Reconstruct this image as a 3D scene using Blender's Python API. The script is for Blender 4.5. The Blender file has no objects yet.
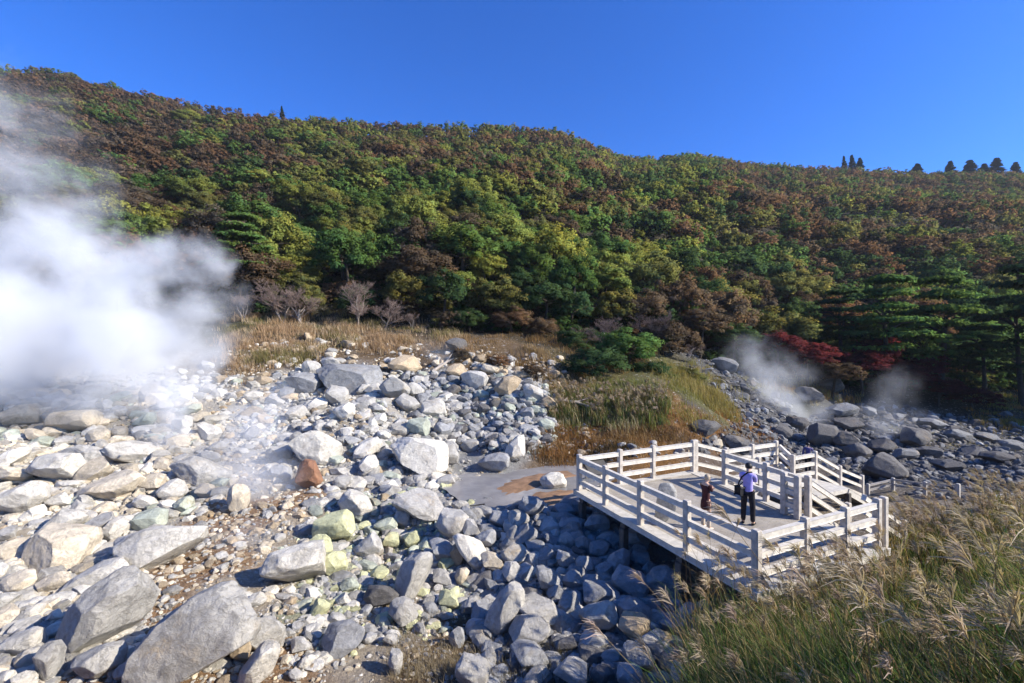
import bpy, bmesh, math, random
import numpy as np
from mathutils import Vector, Matrix, noise

random.seed(7)
RNG = np.random.default_rng(7)
SC = bpy.context.scene
COL = SC.collection
ZC = 6.5          # eye height above the stream bed
F = 455.0         # focal length in pixels of a 1024 wide frame
CX, CY = 512.0, 341.5
DECK_Z = 1.5

# ------------------------------------------------------------------ helpers
def at(px, py, d):
    return Vector(((px - CX) / F * d, d, ZC - (py - CY) / F * d))

def proj(p):
    return CX + F * p[0] / p[1], CY + F * (ZC - p[2]) / p[1]

def props(o, label=None, cat=None, group=None, kind=None):
    if label: o['label'] = label
    if cat: o['category'] = cat
    if group: o['group'] = group
    if kind: o['kind'] = kind
    return o

def link(name, data, parent=None, mat=None):
    o = bpy.data.objects.new(name, data)
    COL.objects.link(o)
    if parent is not None:
        o.parent = parent
    if mat is not None and data is not None:
        if len(data.materials) == 0:
            data.materials.append(mat)
    return o

def empty(name, loc=(0, 0, 0), rz=0.0):
    o = bpy.data.objects.new(name, None)
    o.empty_display_size = 0.2
    COL.objects.link(o)
    o.location = loc
    o.rotation_euler = (0, 0, rz)
    return o

def mesh_np(name, V, Fq, smooth=False, cols=None, attr='tint', soft=None):
    """mesh from numpy vertices and an (n,3) or (n,4) face array; cols = per vertex rgb"""
    V = np.ascontiguousarray(V, dtype=np.float32)
    Fq = np.ascontiguousarray(Fq, dtype=np.int32)
    n, k = Fq.shape
    me = bpy.data.meshes.new(name)
    me.vertices.add(len(V))
    me.vertices.foreach_set('co', V.ravel())
    me.loops.add(n * k)
    me.loops.foreach_set('vertex_index', Fq.ravel())
    me.polygons.add(n)
    me.polygons.foreach_set('loop_start', np.arange(0, n * k, k, dtype=np.int32))
    me.polygons.foreach_set('loop_total', np.full(n, k, dtype=np.int32))
    me.polygons.foreach_set('use_smooth', np.full(n, smooth, dtype=bool))
    if cols is not None:
        a = me.attributes.new(attr, 'FLOAT_COLOR', 'POINT')
        c = np.ones((len(V), 4), dtype=np.float32)
        c[:, :3] = cols
        a.data.foreach_set('color', c.ravel())
    if soft is not None:
        a = me.attributes.new('soft', 'FLOAT_VECTOR', 'POINT')
        a.data.foreach_set('vector', np.ascontiguousarray(soft, dtype=np.float32).ravel())
    me.update(calc_edges=True)
    return me

def box_mesh(name, p0, p1, w, h, up=Vector((0, 0, 1)), bevel=0.012):
    """a bar from p0 to p1 (centre line) of width w and height h, bevelled"""
    p0, p1 = Vector(p0), Vector(p1)
    d = (p1 - p0)
    L = d.length
    d.normalize()
    if abs(d.dot(up)) > 0.97:
        up = Vector((0, 1, 0))
    side = d.cross(up).normalized()
    u2 = side.cross(d).normalized()
    bm = bmesh.new()
    bmesh.ops.create_cube(bm, size=1.0)
    for v in bm.verts:
        c = v.co.copy()
        v.co = p0 + d * ((c.x + 0.5) * L) + side * (c.y * w) + u2 * (c.z * h)
    if bevel:
        bmesh.ops.bevel(bm, geom=bm.edges[:], offset=bevel, segments=1, affect='EDGES', profile=0.5)
    bmesh.ops.recalc_face_normals(bm, faces=bm.faces[:])
    me = bpy.data.meshes.new(name)
    bm.to_mesh(me)
    bm.free()
    return me

def post_mesh(name, base, h, w, ang, bevel=0.02):
    bm = bmesh.new()
    bmesh.ops.create_cube(bm, size=1.0)
    ca, sa = math.cos(ang), math.sin(ang)
    for v in bm.verts:
        x, y = v.co.x * w, v.co.y * w
        v.co = Vector((base[0] + x * ca - y * sa, base[1] + x * sa + y * ca, base[2] + (v.co.z + 0.5) * h))
    bmesh.ops.bevel(bm, geom=bm.edges[:], offset=bevel, segments=1, affect='EDGES', profile=0.5)
    bmesh.ops.recalc_face_normals(bm, faces=bm.faces[:])
    me = bpy.data.meshes.new(name)
    bm.to_mesh(me)
    bm.free()
    return me

def skin_mesh(name, verts, edges, radii, sub=2, root=0):
    me = bpy.data.meshes.new(name + '_sk')
    me.from_pydata([tuple(v) for v in verts], edges, [])
    o = bpy.data.objects.new(name + '_sk', me)
    COL.objects.link(o)
    md = o.modifiers.new('s', 'SKIN')
    sv = me.skin_vertices[0].data
    for i, r in enumerate(radii):
        sv[i].radius = r if isinstance(r, tuple) else (r, r)
        sv[i].use_root = (i == root)
    md.use_smooth_shade = True
    if sub:
        s = o.modifiers.new('u', 'SUBSURF')
        s.levels = s.render_levels = sub
    dg = bpy.context.evaluated_depsgraph_get()
    out = bpy.data.meshes.new_from_object(o.evaluated_get(dg))
    out.name = name
    bpy.data.objects.remove(o)
    bpy.data.meshes.remove(me)
    for p in out.polygons:
        p.use_smooth = True
    return out

# ------------------------------------------------------------------ material helpers
def new_mat(name):
    m = bpy.data.materials.new(name)
    m.use_nodes = True
    nt = m.node_tree
    nt.nodes.clear()
    out = nt.nodes.new('ShaderNodeOutputMaterial')
    return m, nt, out

def N(nt, t, **kw):
    n = nt.nodes.new(t)
    for k, v in kw.items():
        setattr(n, k, v)
    return n

def noise_node(nt, scale, detail=4, rough=0.6, vec=None, dist=0.0):
    n = N(nt, 'ShaderNodeTexNoise')
    n.inputs['Scale'].default_value = scale
    n.inputs['Detail'].default_value = detail
    n.inputs['Roughness'].default_value = rough
    n.inputs['Distortion'].default_value = dist
    if vec is not None:
        nt.links.new(vec, n.inputs['Vector'])
    return n

def mixc(nt, a, b, f, mode='MIX'):
    n = N(nt, 'ShaderNodeMix', data_type='RGBA', blend_type=mode)
    n.clamp_factor = True
    for sock, v in ((n.inputs[6], a), (n.inputs[7], b), (n.inputs[0], f)):
        if hasattr(v, 'links') or isinstance(v, bpy.types.NodeSocket):
            nt.links.new(v, sock)
        elif isinstance(v, (int, float)):
            sock.default_value = v
        else:
            sock.default_value = (*v, 1.0)
    return n.outputs[2]

def maprange(nt, v, a, b, c=0.0, d=1.0, smooth=False):
    n = N(nt, 'ShaderNodeMapRange')
    n.interpolation_type = 'SMOOTHSTEP' if smooth else 'LINEAR'
    n.inputs['From Min'].default_value = a
    n.inputs['From Max'].default_value = b
    n.inputs['To Min'].default_value = c
    n.inputs['To Max'].default_value = d
    nt.links.new(v, n.inputs['Value'])
    return n.outputs['Result']

def math_node(nt, op, a, b=None):
    n = N(nt, 'ShaderNodeMath', operation=op)
    for i, v in enumerate((a, b)):
        if v is None: continue
        if isinstance(v, (int, float)): n.inputs[i].default_value = v
        else: nt.links.new(v, n.inputs[i])
    return n.outputs[0]

def principled(nt, out, color, rough=0.8, bump=None, bump_d=0.02, bump_s=0.6, spec=0.3):
    b = N(nt, 'ShaderNodeBsdfPrincipled')
    if isinstance(color, tuple): b.inputs['Base Color'].default_value = (*color, 1)
    else: nt.links.new(color, b.inputs['Base Color'])
    if isinstance(rough, (int, float)): b.inputs['Roughness'].default_value = rough
    else: nt.links.new(rough, b.inputs['Roughness'])
    b.inputs['Specular IOR Level'].default_value = spec
    if bump is not None:
        bn = N(nt, 'ShaderNodeBump')
        bn.inputs['Distance'].default_value = bump_d
        bn.inputs['Strength'].default_value = bump_s
        nt.links.new(bump, bn.inputs['Height'])
        nt.links.new(bn.outputs[0], b.inputs['Normal'])
    nt.links.new(b.outputs[0], out.inputs['Surface'])
    return b

def simple_mat(name, color, rough=0.8, var=0.25, scale=8.0, bump_d=0.01, spec=0.3):
    m, nt, out = new_mat(name)
    g = N(nt, 'ShaderNodeNewGeometry')
    n = noise_node(nt, scale, 5, 0.6, g.outputs['Position'])
    dark = tuple(c * (1 - var) for c in color)
    lite = tuple(min(1, c * (1 + var)) for c in color)
    c = mixc(nt, dark, lite, maprange(nt, n.outputs[0], 0.3, 0.7))
    principled(nt, out, c, rough, n.outputs[0], bump_d, 0.5, spec)
    return m

# ------------------------------------------------------------------ terrain height
CP = []
def cpx(px, py, d):
    p = at(px, py, d)
    CP.append((p.x, p.y, p.z))
for a in [(-100,683,8.3),(100,683,8.5),(300,683,8.8),(512,683,8.9),(640,683,8.6),
          (-100,600,11),(60,600,11.5),(190,600,11.2),(300,600,11.8),(420,600,12.0),(520,600,11.5),(640,590,11.5),
          (0,540,14.5),(120,540,14.5),(230,545,13.8),(320,540,15),(430,540,15.2),(540,540,14.2),(620,545,14),
          (0,480,18.5),(120,480,18.5),(220,490,17.8),(320,470,19.8),(420,480,19),(470,462,23.8),(585,464,23.4),(500,485,19.9),(560,485,19.9),(475,500,18.0),(570,502,17.7),
          (0,430,23),(100,430,23.5),(170,440,22.5),(260,430,24),(355,410,24),(300,436,23.8),(430,430,24.5),(500,440,23.5),
          (0,390,28),(150,380,30),(300,385,29.5),(400,390,29),(470,400,28.5),(540,410,27),
          (300,350,34),(400,345,35),(470,362,32.5),(520,370,32),(570,385,29.5),
          (250,325,39),(400,332,39),(520,342,37.5),
          (600,440,23),(650,440,23.5),(690,430,25.5),(620,408,26),(670,388,30),(620,380,31),(720,410,30),(700,360,37),(640,352,40),
          (740,440,27),(760,420,31),(790,440,30),(730,385,37),(800,410,37.5),(850,440,30),(850,410,42),(900,440,33),
          (950,430,39),(1020,425,43),(1000,460,28),(900,470,24.5),(960,500,18.5),(1040,500,18.3),(860,490,19.5),
          (650,545,14),(700,540,14.2),(760,610,10.4),(900,560,12.6)]:
    cpx(*a)
for px, py in ((452,508),(480,514),(520,519),(560,517),(590,512)):
    d = 5.85 * F / (py - CY); CP.append(((px - CX) / F * d, d, .65))
CP += [(14.6,20,-.85),(12.9,19.0,-.3),(16,20.5,-.7),(2.5,6,1.0),(4,5,2.1),(6,5,2.45),(8,6,2.2),(10,8,1.6),(6,7.4,1.05),(9,10,.75),(3,8,.35),(12,12,.6),(14,10,1.0),
       (1.5,4,1.5),(0,4,1.6),(-4,4,1.2),(4,3,3.3),(8,3,3.4),(0,2,3.2),(-6,3,1.8),(12,4,3.0),(0,-3,4.4),(14,16,.2),(20,12,.7),(25,15,.6),(30,25,0.2),
       (-12,6,1.2),(-20,12,1.5),(-28,20,2.2),(-36,30,5),(10,-3,4.4),(-10,-3,3.5),(30,5,2.0)]
PXB = np.array([-150, 250, 400, 560, 650, 730, 800, 900, 1024, 1200.])
D0B = np.array([44, 43, 42, 42, 44, 47, 49, 51, 56, 62.])
Z0B = np.array([9.2, 8.4, 7.6, 6.8, 6.0, 3.6, 2.0, 0.8, 0.0, 0.0])
for px in (-150, 50, 150, 250, 330, 400, 480, 560, 650, 730, 800, 850, 900, 960, 1024, 1200):
    d = float(np.interp(px, PXB, D0B))
    CP.append(((px - CX) / F * d, d, float(np.interp(px, PXB, Z0B))))
CP = np.array(CP)

def tps_fit(P, lam=0.02):
    n = len(P)
    X = P[:, :2] / 10.0
    r2 = ((X[:, None] - X[None]) ** 2).sum(-1)
    K = np.where(r2 > 0, 0.5 * r2 * np.log(np.maximum(r2, 1e-12)), 0) + lam * np.eye(n)
    Q = np.hstack([np.ones((n, 1)), X])
    A = np.block([[K, Q], [Q.T, np.zeros((3, 3))]])
    w = np.linalg.solve(A, np.concatenate([P[:, 2], np.zeros(3)]))
    return X, w
TX, TW = tps_fit(CP)
def tps(x, y):
    q = np.stack([x, y], -1) / 10.0
    r2 = ((q[..., None, :] - TX) ** 2).sum(-1)
    K = np.where(r2 > 0, 0.5 * r2 * np.log(np.maximum(r2, 1e-12)), 0)
    return K @ TW[:-3] + TW[-3] + q @ TW[-2:]

PXR = np.array([-400, -100, 0, 60, 110, 200, 300, 400, 500, 560, 600, 625, 650, 690, 740, 800, 860, 920, 1024, 1300.])
YR  = np.array([20, 45, 68, 72, 84, 107, 120, 125, 126, 132, 147, 157, 158, 155, 162, 168, 169, 173, 172, 180.])
DR  = np.array([230, 230, 225, 225, 225, 220, 220, 225, 235, 245, 265, 280, 300, 315, 320, 325, 330, 335, 340, 340.])

def vnoise(x, y, s, seed=0.0):
    """cheap smooth value noise for numpy arrays"""
    x = np.asarray(x) / s + seed * 17.13
    y = np.asarray(y) / s - seed * 9.71
    xi, yi = np.floor(x), np.floor(y)
    fx, fy = x - xi, y - yi
    fx = fx * fx * (3 - 2 * fx); fy = fy * fy * (3 - 2 * fy)
    def h(a, b):
        v = np.sin(a * 127.1 + b * 311.7) * 43758.5453
        return v - np.floor(v)
    return (h(xi, yi) * (1 - fx) + h(xi + 1, yi) * fx) * (1 - fy) + (h(xi, yi + 1) * (1 - fx) + h(xi + 1, yi + 1) * fx) * fy

def ground(x, y):
    x = np.asarray(x, dtype=float); y = np.asarray(y, dtype=float)
    yy = np.maximum(y, 1.0)
    px = np.clip(CX + F * x / yy, -400, 1300)
    d0 = np.interp(px, PXB, D0B); z0 = np.interp(px, PXB, Z0B)
    d1 = np.interp(px, PXR, DR)
    z1 = ZC + (CY - np.interp(px, PXR, YR)) / F * d1 - 5.5
    s = (y - d0) / (d1 - d0)
    sc = np.clip(s, 0, 1)
    hill = z0 + (z1 - z0) * (sc ** 1.06) + np.minimum(sc * 8, 1) * (1 - sc ** 4) * ((vnoise(x, y, 38, 1) - .5) * 11 + (vnoise(x, y, 16, 2) - .5) * 3.5)
    hill = hill - np.maximum(s - 1, 0) * (d1 - d0) * 0.35
    near_mask = y < d0 + 1
    near = np.zeros_like(x)
    flat = near_mask.ravel()
    if flat.any():
        xn, yn = x.ravel()[flat], y.ravel()[flat]
        r = np.empty(len(xn))
        for i in range(0, len(xn), 4000):
            r[i:i + 4000] = tps(np.clip(xn[i:i + 4000], -50, 75), np.clip(yn[i:i + 4000], -6, 70))
        amp = np.clip((yn - 6) / 6, 0.15, 1)
        lump = np.clip((yn - 21) / 4, 0, 1) * np.clip((xn + 6) / 6, 0.25, 1)
        r = r + lump * ((vnoise(xn, yn, 4.7, 7) - .5) * 1.1 + (vnoise(xn, yn, 1.9, 8) - .5) * .45)
        r = r + amp * ((vnoise(xn, yn, 2.3, 3) - .5) * .42 + (vnoise(xn, yn, .9, 4) - .5) * .2)
        t = near.ravel(); t[flat] = r; near = t.reshape(x.shape)
    w = np.clip((y - (d0 - 5)) / 5, 0, 1)
    w = w * w * (3 - 2 * w)
    return np.where(y >= d0, hill, near * (1 - w) + w * (z0 + (near - z0) * 0.3))

_DS = np.concatenate([np.geomspace(2.4, 60, 460), np.geomspace(60.3, 345, 160)])
_TS = np.linspace(-1.5, 1.7, 560)
_TT, _DD = np.meshgrid(_TS, _DS)
_GG = ground(_TT * _DD, _DD)            # heights along fans of sight lines
_LD = np.log(_DS)
def gz(x, y):
    """ground height at a point, read from the fan of heights"""
    if y < 2.5 or y > 344 or not (-1.49 < x / y < 1.69):
        return float(ground(np.array([x]), np.array([y]))[0])
    f = (x / y - _TS[0]) / (_TS[1] - _TS[0])
    a = int(f); fa = f - a
    k = int(np.searchsorted(_DS, y)) - 1
    k = min(max(k, 0), len(_DS) - 2)
    fk = (y - _DS[k]) / (_DS[k + 1] - _DS[k])
    g = _GG[k:k + 2, a:a + 2]
    return float((g[0, 0] * (1 - fa) + g[0, 1] * fa) * (1 - fk) + (g[1, 0] * (1 - fa) + g[1, 1] * fa) * fk)

def drop(px, py, dmin=3.0):
    """where the line of sight through a picture point meets the ground"""
    t = (px - CX) / F
    f = (t - _TS[0]) / (_TS[1] - _TS[0])
    a = int(min(max(f, 0), len(_TS) - 2)); fa = min(max(f - a, 0), 1)
    k0 = int(np.searchsorted(_DS, dmin))
    D = _DS[k0:]
    g = _GG[k0:, a] * (1 - fa) + _GG[k0:, a + 1] * fa
    zl = ZC - (py - CY) / F * D
    hit = g >= zl
    if not hit.any():
        return None
    k = int(np.argmax(hit))
    if k > 0:
        p = zl[k-1] - g[k-1]; q = g[k] - zl[k]
        d = D[k-1] + (D[k] - D[k-1]) * p / max(p + q, 1e-9)
    else:
        d = D[0]
    return Vector((t * d, d, gz(t * d, d)))
# ------------------------------------------------------------------ sky, sun, camera
SUN_EL, SUN_AZ = 31.0, 106.0      # azimuth clockwise from +Y (view direction); 100 = right and a little behind the eye
def setup_world():
    w = bpy.data.worlds.new('World')
    SC.world = w
    w.use_nodes = True
    nt = w.node_tree
    nt.nodes.clear()
    out = nt.nodes.new('ShaderNodeOutputWorld')
    bg = nt.nodes.new('ShaderNodeBackground')
    sky = nt.nodes.new('ShaderNodeTexSky')
    sky.sky_type = 'NISHITA'
    sky.sun_disc = False
    sky.sun_elevation = math.radians(SUN_EL)
    sky.sun_rotation = math.radians(SUN_AZ)
    sky.altitude = 700
    sky.air_density = 1.0
    sky.dust_density = 1.6
    sky.ozone_density = 2.0
    hs = nt.nodes.new('ShaderNodeHueSaturation')
    hs.inputs['Saturation'].default_value = 1.3
    mp = nt.nodes.new('ShaderNodeMix'); mp.data_type = 'RGBA'; mp.blend_type = 'MULTIPLY'; mp.inputs[0].default_value = 1.0
    mp.inputs[7].default_value = (.56, 1.02, 1.85, 1)
    nt.links.new(sky.outputs[0], hs.inputs['Color'])
    nt.links.new(hs.outputs[0], mp.inputs[6]); nt.links.new(mp.outputs[2], bg.inputs['Color'])
    bg.inputs['Strength'].default_value = 0.08
    nt.links.new(bg.outputs[0], out.inputs['Surface'])
    L = bpy.data.lights.new('sun', 'SUN')
    L.energy = 5.0
    L.angle = math.radians(0.5)
    L.color = (1.0, 0.935, 0.83)
    o = bpy.data.objects.new('sun', L)
    COL.objects.link(o)
    el, az = math.radians(SUN_EL), math.radians(SUN_AZ)
    d = Vector((math.cos(el) * math.sin(az), math.cos(el) * math.cos(az), math.sin(el)))
    o.rotation_euler = d.to_track_quat('Z', 'Y').to_euler()
    o.location = d * 100
    cam = bpy.data.cameras.new('camera')
    cam.sensor_width = 36.0
    cam.lens = 36.0 * F / 1024.0
    cam.clip_start = 0.1
    cam.clip_end = 3000
    c = bpy.data.objects.new('camera', cam)
    COL.objects.link(c)
    c.location = (0, 0, ZC)
    c.rotation_euler = (math.radians(90), 0, 0)
    SC.camera = c
    SC.render.engine = 'CYCLES'
    SC.view_settings.view_transform = 'Standard'
    SC.view_settings.look = 'None'
    SC.view_settings.gamma = 1
    SC.view_settings.exposure = 0.82
    cy = SC.cycles
    cy.max_bounces = 6
    cy.diffuse_bounces = 2
    cy.glossy_bounces = 1
    cy.transmission_bounces = 2
    cy.transparent_max_bounces = 6
    cy.volume_bounces = 5
    cy.volume_max_steps = 256
    cy.use_adaptive_sampling = True
    cy.adaptive_threshold = 0.02
    cy.use_denoising = True
    cy.denoiser = 'OPENIMAGEDENOISE'
    cy.sample_clamp_indirect = 4.0
    SC.render.use_persistent_data = False
setup_world()

# ------------------------------------------------------------------ ground sheet
CREAM=(.56,.50,.41); PALE=(.50,.47,.42); GREY=(.32,.315,.30); RUST=(.33,.20,.105); TAN=(.43,.36,.27); SULF=(.44,.43,.28)
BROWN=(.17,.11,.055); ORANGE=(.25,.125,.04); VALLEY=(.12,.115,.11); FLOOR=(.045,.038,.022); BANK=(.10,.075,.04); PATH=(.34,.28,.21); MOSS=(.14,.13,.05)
ZONES = []
for c, pts in (
    (CREAM, [(10,420),(70,440),(30,460),(120,460),(60,490),(140,440),(0,500),(20,400),(110,410)]),
    (PALE, [(40,560),(100,540),(130,590),(40,610),(60,650),(170,510),(330,400),(380,420),(400,450),(360,490),(430,500),(440,560),(460,590),(300,420),(270,400),(250,440),(340,460),(440,610)]),
    (GREY, [(450,400),(500,400),(470,430),(530,410),(560,550),(600,560),(620,600),(540,600),(520,640),(600,650),(480,520),(520,550),(430,390),(500,440)]),
    (RUST, [(235,520),(250,535),(205,510),(230,555),(190,565),(165,575),(290,500),(150,590),(260,510),(230,680),(280,640),(270,655),(150,620),(60,680),(300,665)]),
    (TAN, [(270,540),(220,580),(240,590),(270,475),(420,600),(410,620),(350,640),(410,430),(370,425),(440,640)]),
    (SULF, [(320,560),(340,590),(390,545),(300,600),(320,610),(410,530)]),
    (BROWN, [(330,350),(280,345),(400,352),(450,355),(480,360),(520,365),(545,395),(570,440),(545,440),(600,440),(440,650),(420,665),(470,640)]),
    (ORANGE, [(620,440),(660,430),(590,430),(640,420),(690,435),(700,430),(745,430),(560,425),(650,445)]),
    (MOSS, [(600,405),(640,395),(680,380),(700,400),(650,370),(720,410),(560,385),(300,330),(270,315),(780,400)]),
    (VALLEY, [(700,350),(730,380),(760,410),(790,440),(830,430),(870,430),(900,420),(940,430),(990,440),(1020,450),(820,450),(950,460),(900,470),(850,405),(780,380),(760,445),(720,440),(700,445)]),
    (PATH, [(930,510),(960,505),(1000,505),(1020,510),(900,515),(800,560),(740,600),(860,560)]),
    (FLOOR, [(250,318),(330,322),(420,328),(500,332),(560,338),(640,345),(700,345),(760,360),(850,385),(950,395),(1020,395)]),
    ):
    for p in pts:
        g = drop(*p)
        if g is not None: ZONES.append((g.x, g.y, *c))
for x, y in [(4,5),(7,6),(10,8),(8,3),(3,6.5),(12,11),(14,12),(0,3),(6,7.5),(9,10),(10,-3),(18,12)]:
    ZONES.append((x, y, *BANK))
ZONES = np.array(ZONES)
def zone_colour(x, y):
    x = x.ravel(); y = y.ravel()
    out = np.empty((len(x), 3))
    for i in range(0, len(x), 6000):
        xs, ys = x[i:i+6000], y[i:i+6000]
        wob = 0.10 * np.maximum(ys, 5)
        jx = xs + (vnoise(xs, ys, 1.7, 5) - .5) * wob
        jy = ys + (vnoise(xs, ys, 1.7, 6) - .5) * wob
        # distances measured relative to range, so that far zones are broader
        sc = np.maximum(np.hypot(ZONES[:, 0], ZONES[:, 1]), 5)
        r2 = ((jx[:, None] - ZONES[:, 0]) / sc) ** 2 + (0.55 * (jy[:, None] - ZONES[:, 1]) / sc) ** 2
        w = 1 / (r2 + 2e-4) ** 2.5
        out[i:i+6000] = (w @ ZONES[:, 2:]) / w.sum(1, keepdims=True)
    return out

def build_ground():
    th = np.radians(np.linspace(-82, 82, 480))
    r = np.concatenate([np.geomspace(0.6, 50, 300), np.geomspace(50.6, 640, 120)])
    T, R = np.meshgrid(th, r)
    X, Y = R * np.sin(T), R * np.cos(T)
    Z = ground(X, Y)
    V = np.stack([X, Y, Z], -1).reshape(-1, 3)
    nr, nth = R.shape
    i = np.arange(nr * nth).reshape(nr, nth)
    Fq = np.stack([i[:-1, :-1], i[:-1, 1:], i[1:, 1:], i[1:, :-1]], -1).reshape(-1, 4)
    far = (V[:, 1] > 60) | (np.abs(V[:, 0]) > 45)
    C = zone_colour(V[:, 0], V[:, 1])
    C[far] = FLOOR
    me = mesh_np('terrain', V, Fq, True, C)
    m, nt, out = new_mat('ground_soil')
    a = N(nt, 'ShaderNodeAttribute', attribute_name='tint')
    g = N(nt, 'ShaderNodeNewGeometry')
    n1 = noise_node(nt, 3.0, 8, 0.7, g.outputs['Position'])
    n2 = noise_node(nt, 14.0, 6, 0.7, g.outputs['Position'])
    v = N(nt, 'ShaderNodeTexVoronoi'); v.inputs['Scale'].default_value = 9.0
    nt.links.new(g.outputs['Position'], v.inputs['Vector'])
    c1 = mixc(nt, a.outputs['Color'], (.55, .55, .55), maprange(nt, n2.outputs[0], .35, .7), 'MULTIPLY')
    c1 = mixc(nt, c1, (.48, .46, .43), math_node(nt, 'MULTIPLY', maprange(nt, v.outputs['Color'], .72, .8), maprange(nt, n1.outputs[0], .48, .6, 0, .55)))
    c2 = mixc(nt, c1, (1.35, 1.3, 1.2), maprange(nt, n1.outputs[0], .5, .75), 'MULTIPLY')
    h = math_node(nt, 'ADD', math_node(nt, 'MULTIPLY', n1.outputs[0], 1.2), math_node(nt, 'MULTIPLY', n2.outputs[0], .7))
    principled(nt, out, c2, .95, h, 0.22, 0.9, 0.15)
    o = link('terrain', me, None, m)
    props(o, 'stony volcanic valley floor rising into a forested hillside', None, None, 'structure')
build_ground()

# ------------------------------------------------------------------ rocks
def ico(sub):
    bm = bmesh.new()
    bmesh.ops.create_icosphere(bm, subdivisions=sub, radius=1.0)
    V = np.array([v.co[:] for v in bm.verts])
    Fc = np.array([[v.index for v in f.verts] for f in bm.faces])
    bm.free()
    return V, Fc
ICO = {s: ico(s) for s in (1, 2, 3, 4, 5, 6)}

def rock_shape(seed, sub, cuts=11, rough=0.05, blocky=1.0):
    """an ellipsoid cut by a few big planes, its edges chipped by many small ones, then roughened"""
    rg = np.random.default_rng(seed)
    V, Fc = ICO[sub]
    P = V.copy()
    off = rg.uniform(0, 100, 3)
    if sub >= 3:
        d = np.array([noise.noise(Vector(p * 1.1 + off)) for p in P])
        P = P * (1 + .20 * d)[:, None]
    def cut(P, n, lo, hi, soft):
        for i in range(n):
            u = rg.normal(size=3); u /= np.linalg.norm(u)
            h = P @ u
            lim = h.max() * rg.uniform(lo, hi)
            over = np.maximum(h - lim, 0)
            P = P - u * (over * (1 - soft))[:, None]
        return P
    P = cut(P, cuts, .48, .80, .0) if blocky >= 1 else cut(P, cuts + 3, .62, .88, .03)
    if sub >= 4:
        P = cut(P, 34 if sub > 4 else 22, .84, .97, .0)
        f = np.array([noise.fractal(Vector(p * 3.1 + off), 0.8, 2.1, 5) for p in P])
        g = np.array([noise.noise(Vector(p * 9 + off)) for p in P])
        r = np.linalg.norm(P, axis=1)[:, None]
        P = P * (1 + rough * .42 * f + rough * .16 * g)[:, None]
    elif sub == 3:
        P = cut(P, 8, .85, .97, .05)
    mn, mx = P.min(0), P.max(0)
    P = (P - (mn + mx) / 2) / ((mx - mn) / 2)
    return P, Fc

def rock_material(name, source):
    m, nt, out = new_mat(name)
    if source == 'object':
        oi = N(nt, 'ShaderNodeObjectInfo')
        base = oi.outputs['Color']
        tc = N(nt, 'ShaderNodeNewGeometry').outputs['Position']
    else:
        base = N(nt, 'ShaderNodeAttribute', attribute_name='tint').outputs['Color']
        tc = N(nt, 'ShaderNodeNewGeometry').outputs['Position']
    n0 = noise_node(nt, .9, 3, .6, tc)
    n1 = noise_node(nt, 2.6, 9, .72, tc, .6)
    n2 = noise_node(nt, 11, 9, .75, tc)
    n3 = noise_node(nt, 40, 4, .7, tc)
    v = N(nt, 'ShaderNodeTexVoronoi', feature='DISTANCE_TO_EDGE'); v.inputs['Scale'].default_value = 2.1
    wv = N(nt, 'ShaderNodeVectorMath', operation='ADD')
    sc = N(nt, 'ShaderNodeVectorMath', operation='SCALE'); sc.inputs['Scale'].default_value = 1.1
    nt.links.new(n1.outputs['Color'], sc.inputs[0])
    nt.links.new(tc, wv.inputs[0]); nt.links.new(sc.outputs[0], wv.inputs[1]); nt.links.new(wv.outputs[0], v.inputs['Vector'])
    crack = maprange(nt, v.outputs['Distance'], 0.0, 0.03)
    c = mixc(nt, base, (.70, .69, .68), maprange(nt, n1.outputs[0], .46, .64), 'MULTIPLY')
    c = mixc(nt, c, (1.28, 1.26, 1.22), maprange(nt, n2.outputs[0], .5, .72), 'MULTIPLY')
    c = mixc(nt, c, (.6, .6, .58), maprange(nt, n3.outputs[0], .6, .7, 0, .8), 'MULTIPLY')
    c = mixc(nt, c, (.40, .27, .12), math_node(nt, 'MULTIPLY', maprange(nt, n0.outputs[0], .58, .72), maprange(nt, n2.outputs[0], .4, .62, 0, .55)))
    c = mixc(nt, (.35, .33, .30), c, maprange(nt, crack, 0, 1, .78, 1), 'MIX')
    h = math_node(nt, 'ADD', math_node(nt, 'MULTIPLY', n1.outputs[0], .9), math_node(nt, 'MULTIPLY', n2.outputs[0], .45))
    h = math_node(nt, 'ADD', h, math_node(nt, 'MULTIPLY', n3.outputs[0], .12))
    h = math_node(nt, 'ADD', h, math_node(nt, 'MULTIPLY', crack, .10))
    principled(nt, out, c, .92, h, 0.11, 0.85, 0.2)
    return m
ROCK_OBJ = rock_material('weathered_rock', 'object')
ROCK_TINT = rock_material('loose_stone', 'attr')

ROCK_MESH = []
for k in range(16):
    P, Fc = rock_shape(100 + k, 5, cuts=6 + k % 6, rough=0.07, blocky=1.0 if k % 4 else 0.5)
    me = mesh_np('boulder', P, Fc, True)
    me.materials.append(ROCK_OBJ)
    ROCK_MESH.append(me)
HERO_MESH = []
for k in range(6):
    P, Fc = rock_shape(300 + k, 6, cuts=7 + k, rough=0.075)
    me = mesh_np('boulder', P, Fc, True)
    me.materials.append(ROCK_OBJ)
    HERO_MESH.append(me)

TONES = {   # albedo, word used when describing
    'white':  ((.62,.575,.49), 'chalk white'), 'cream': ((.62,.53,.395), 'cream'), 'grey': ((.44,.415,.37), 'light grey'),
    'blue':   ((.32,.315,.305), 'blue grey'), 'slate': ((.24,.235,.225), 'slate grey'), 'dark': ((.145,.135,.125), 'dark grey'), 'sulphur': ((.58,.57,.33), 'sulphur yellow'),
    'green':  ((.42,.44,.35), 'greenish grey'), 'rust': ((.28,.14,.08), 'rust brown'), 'tan': ((.45,.35,.23), 'tan')}
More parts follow.
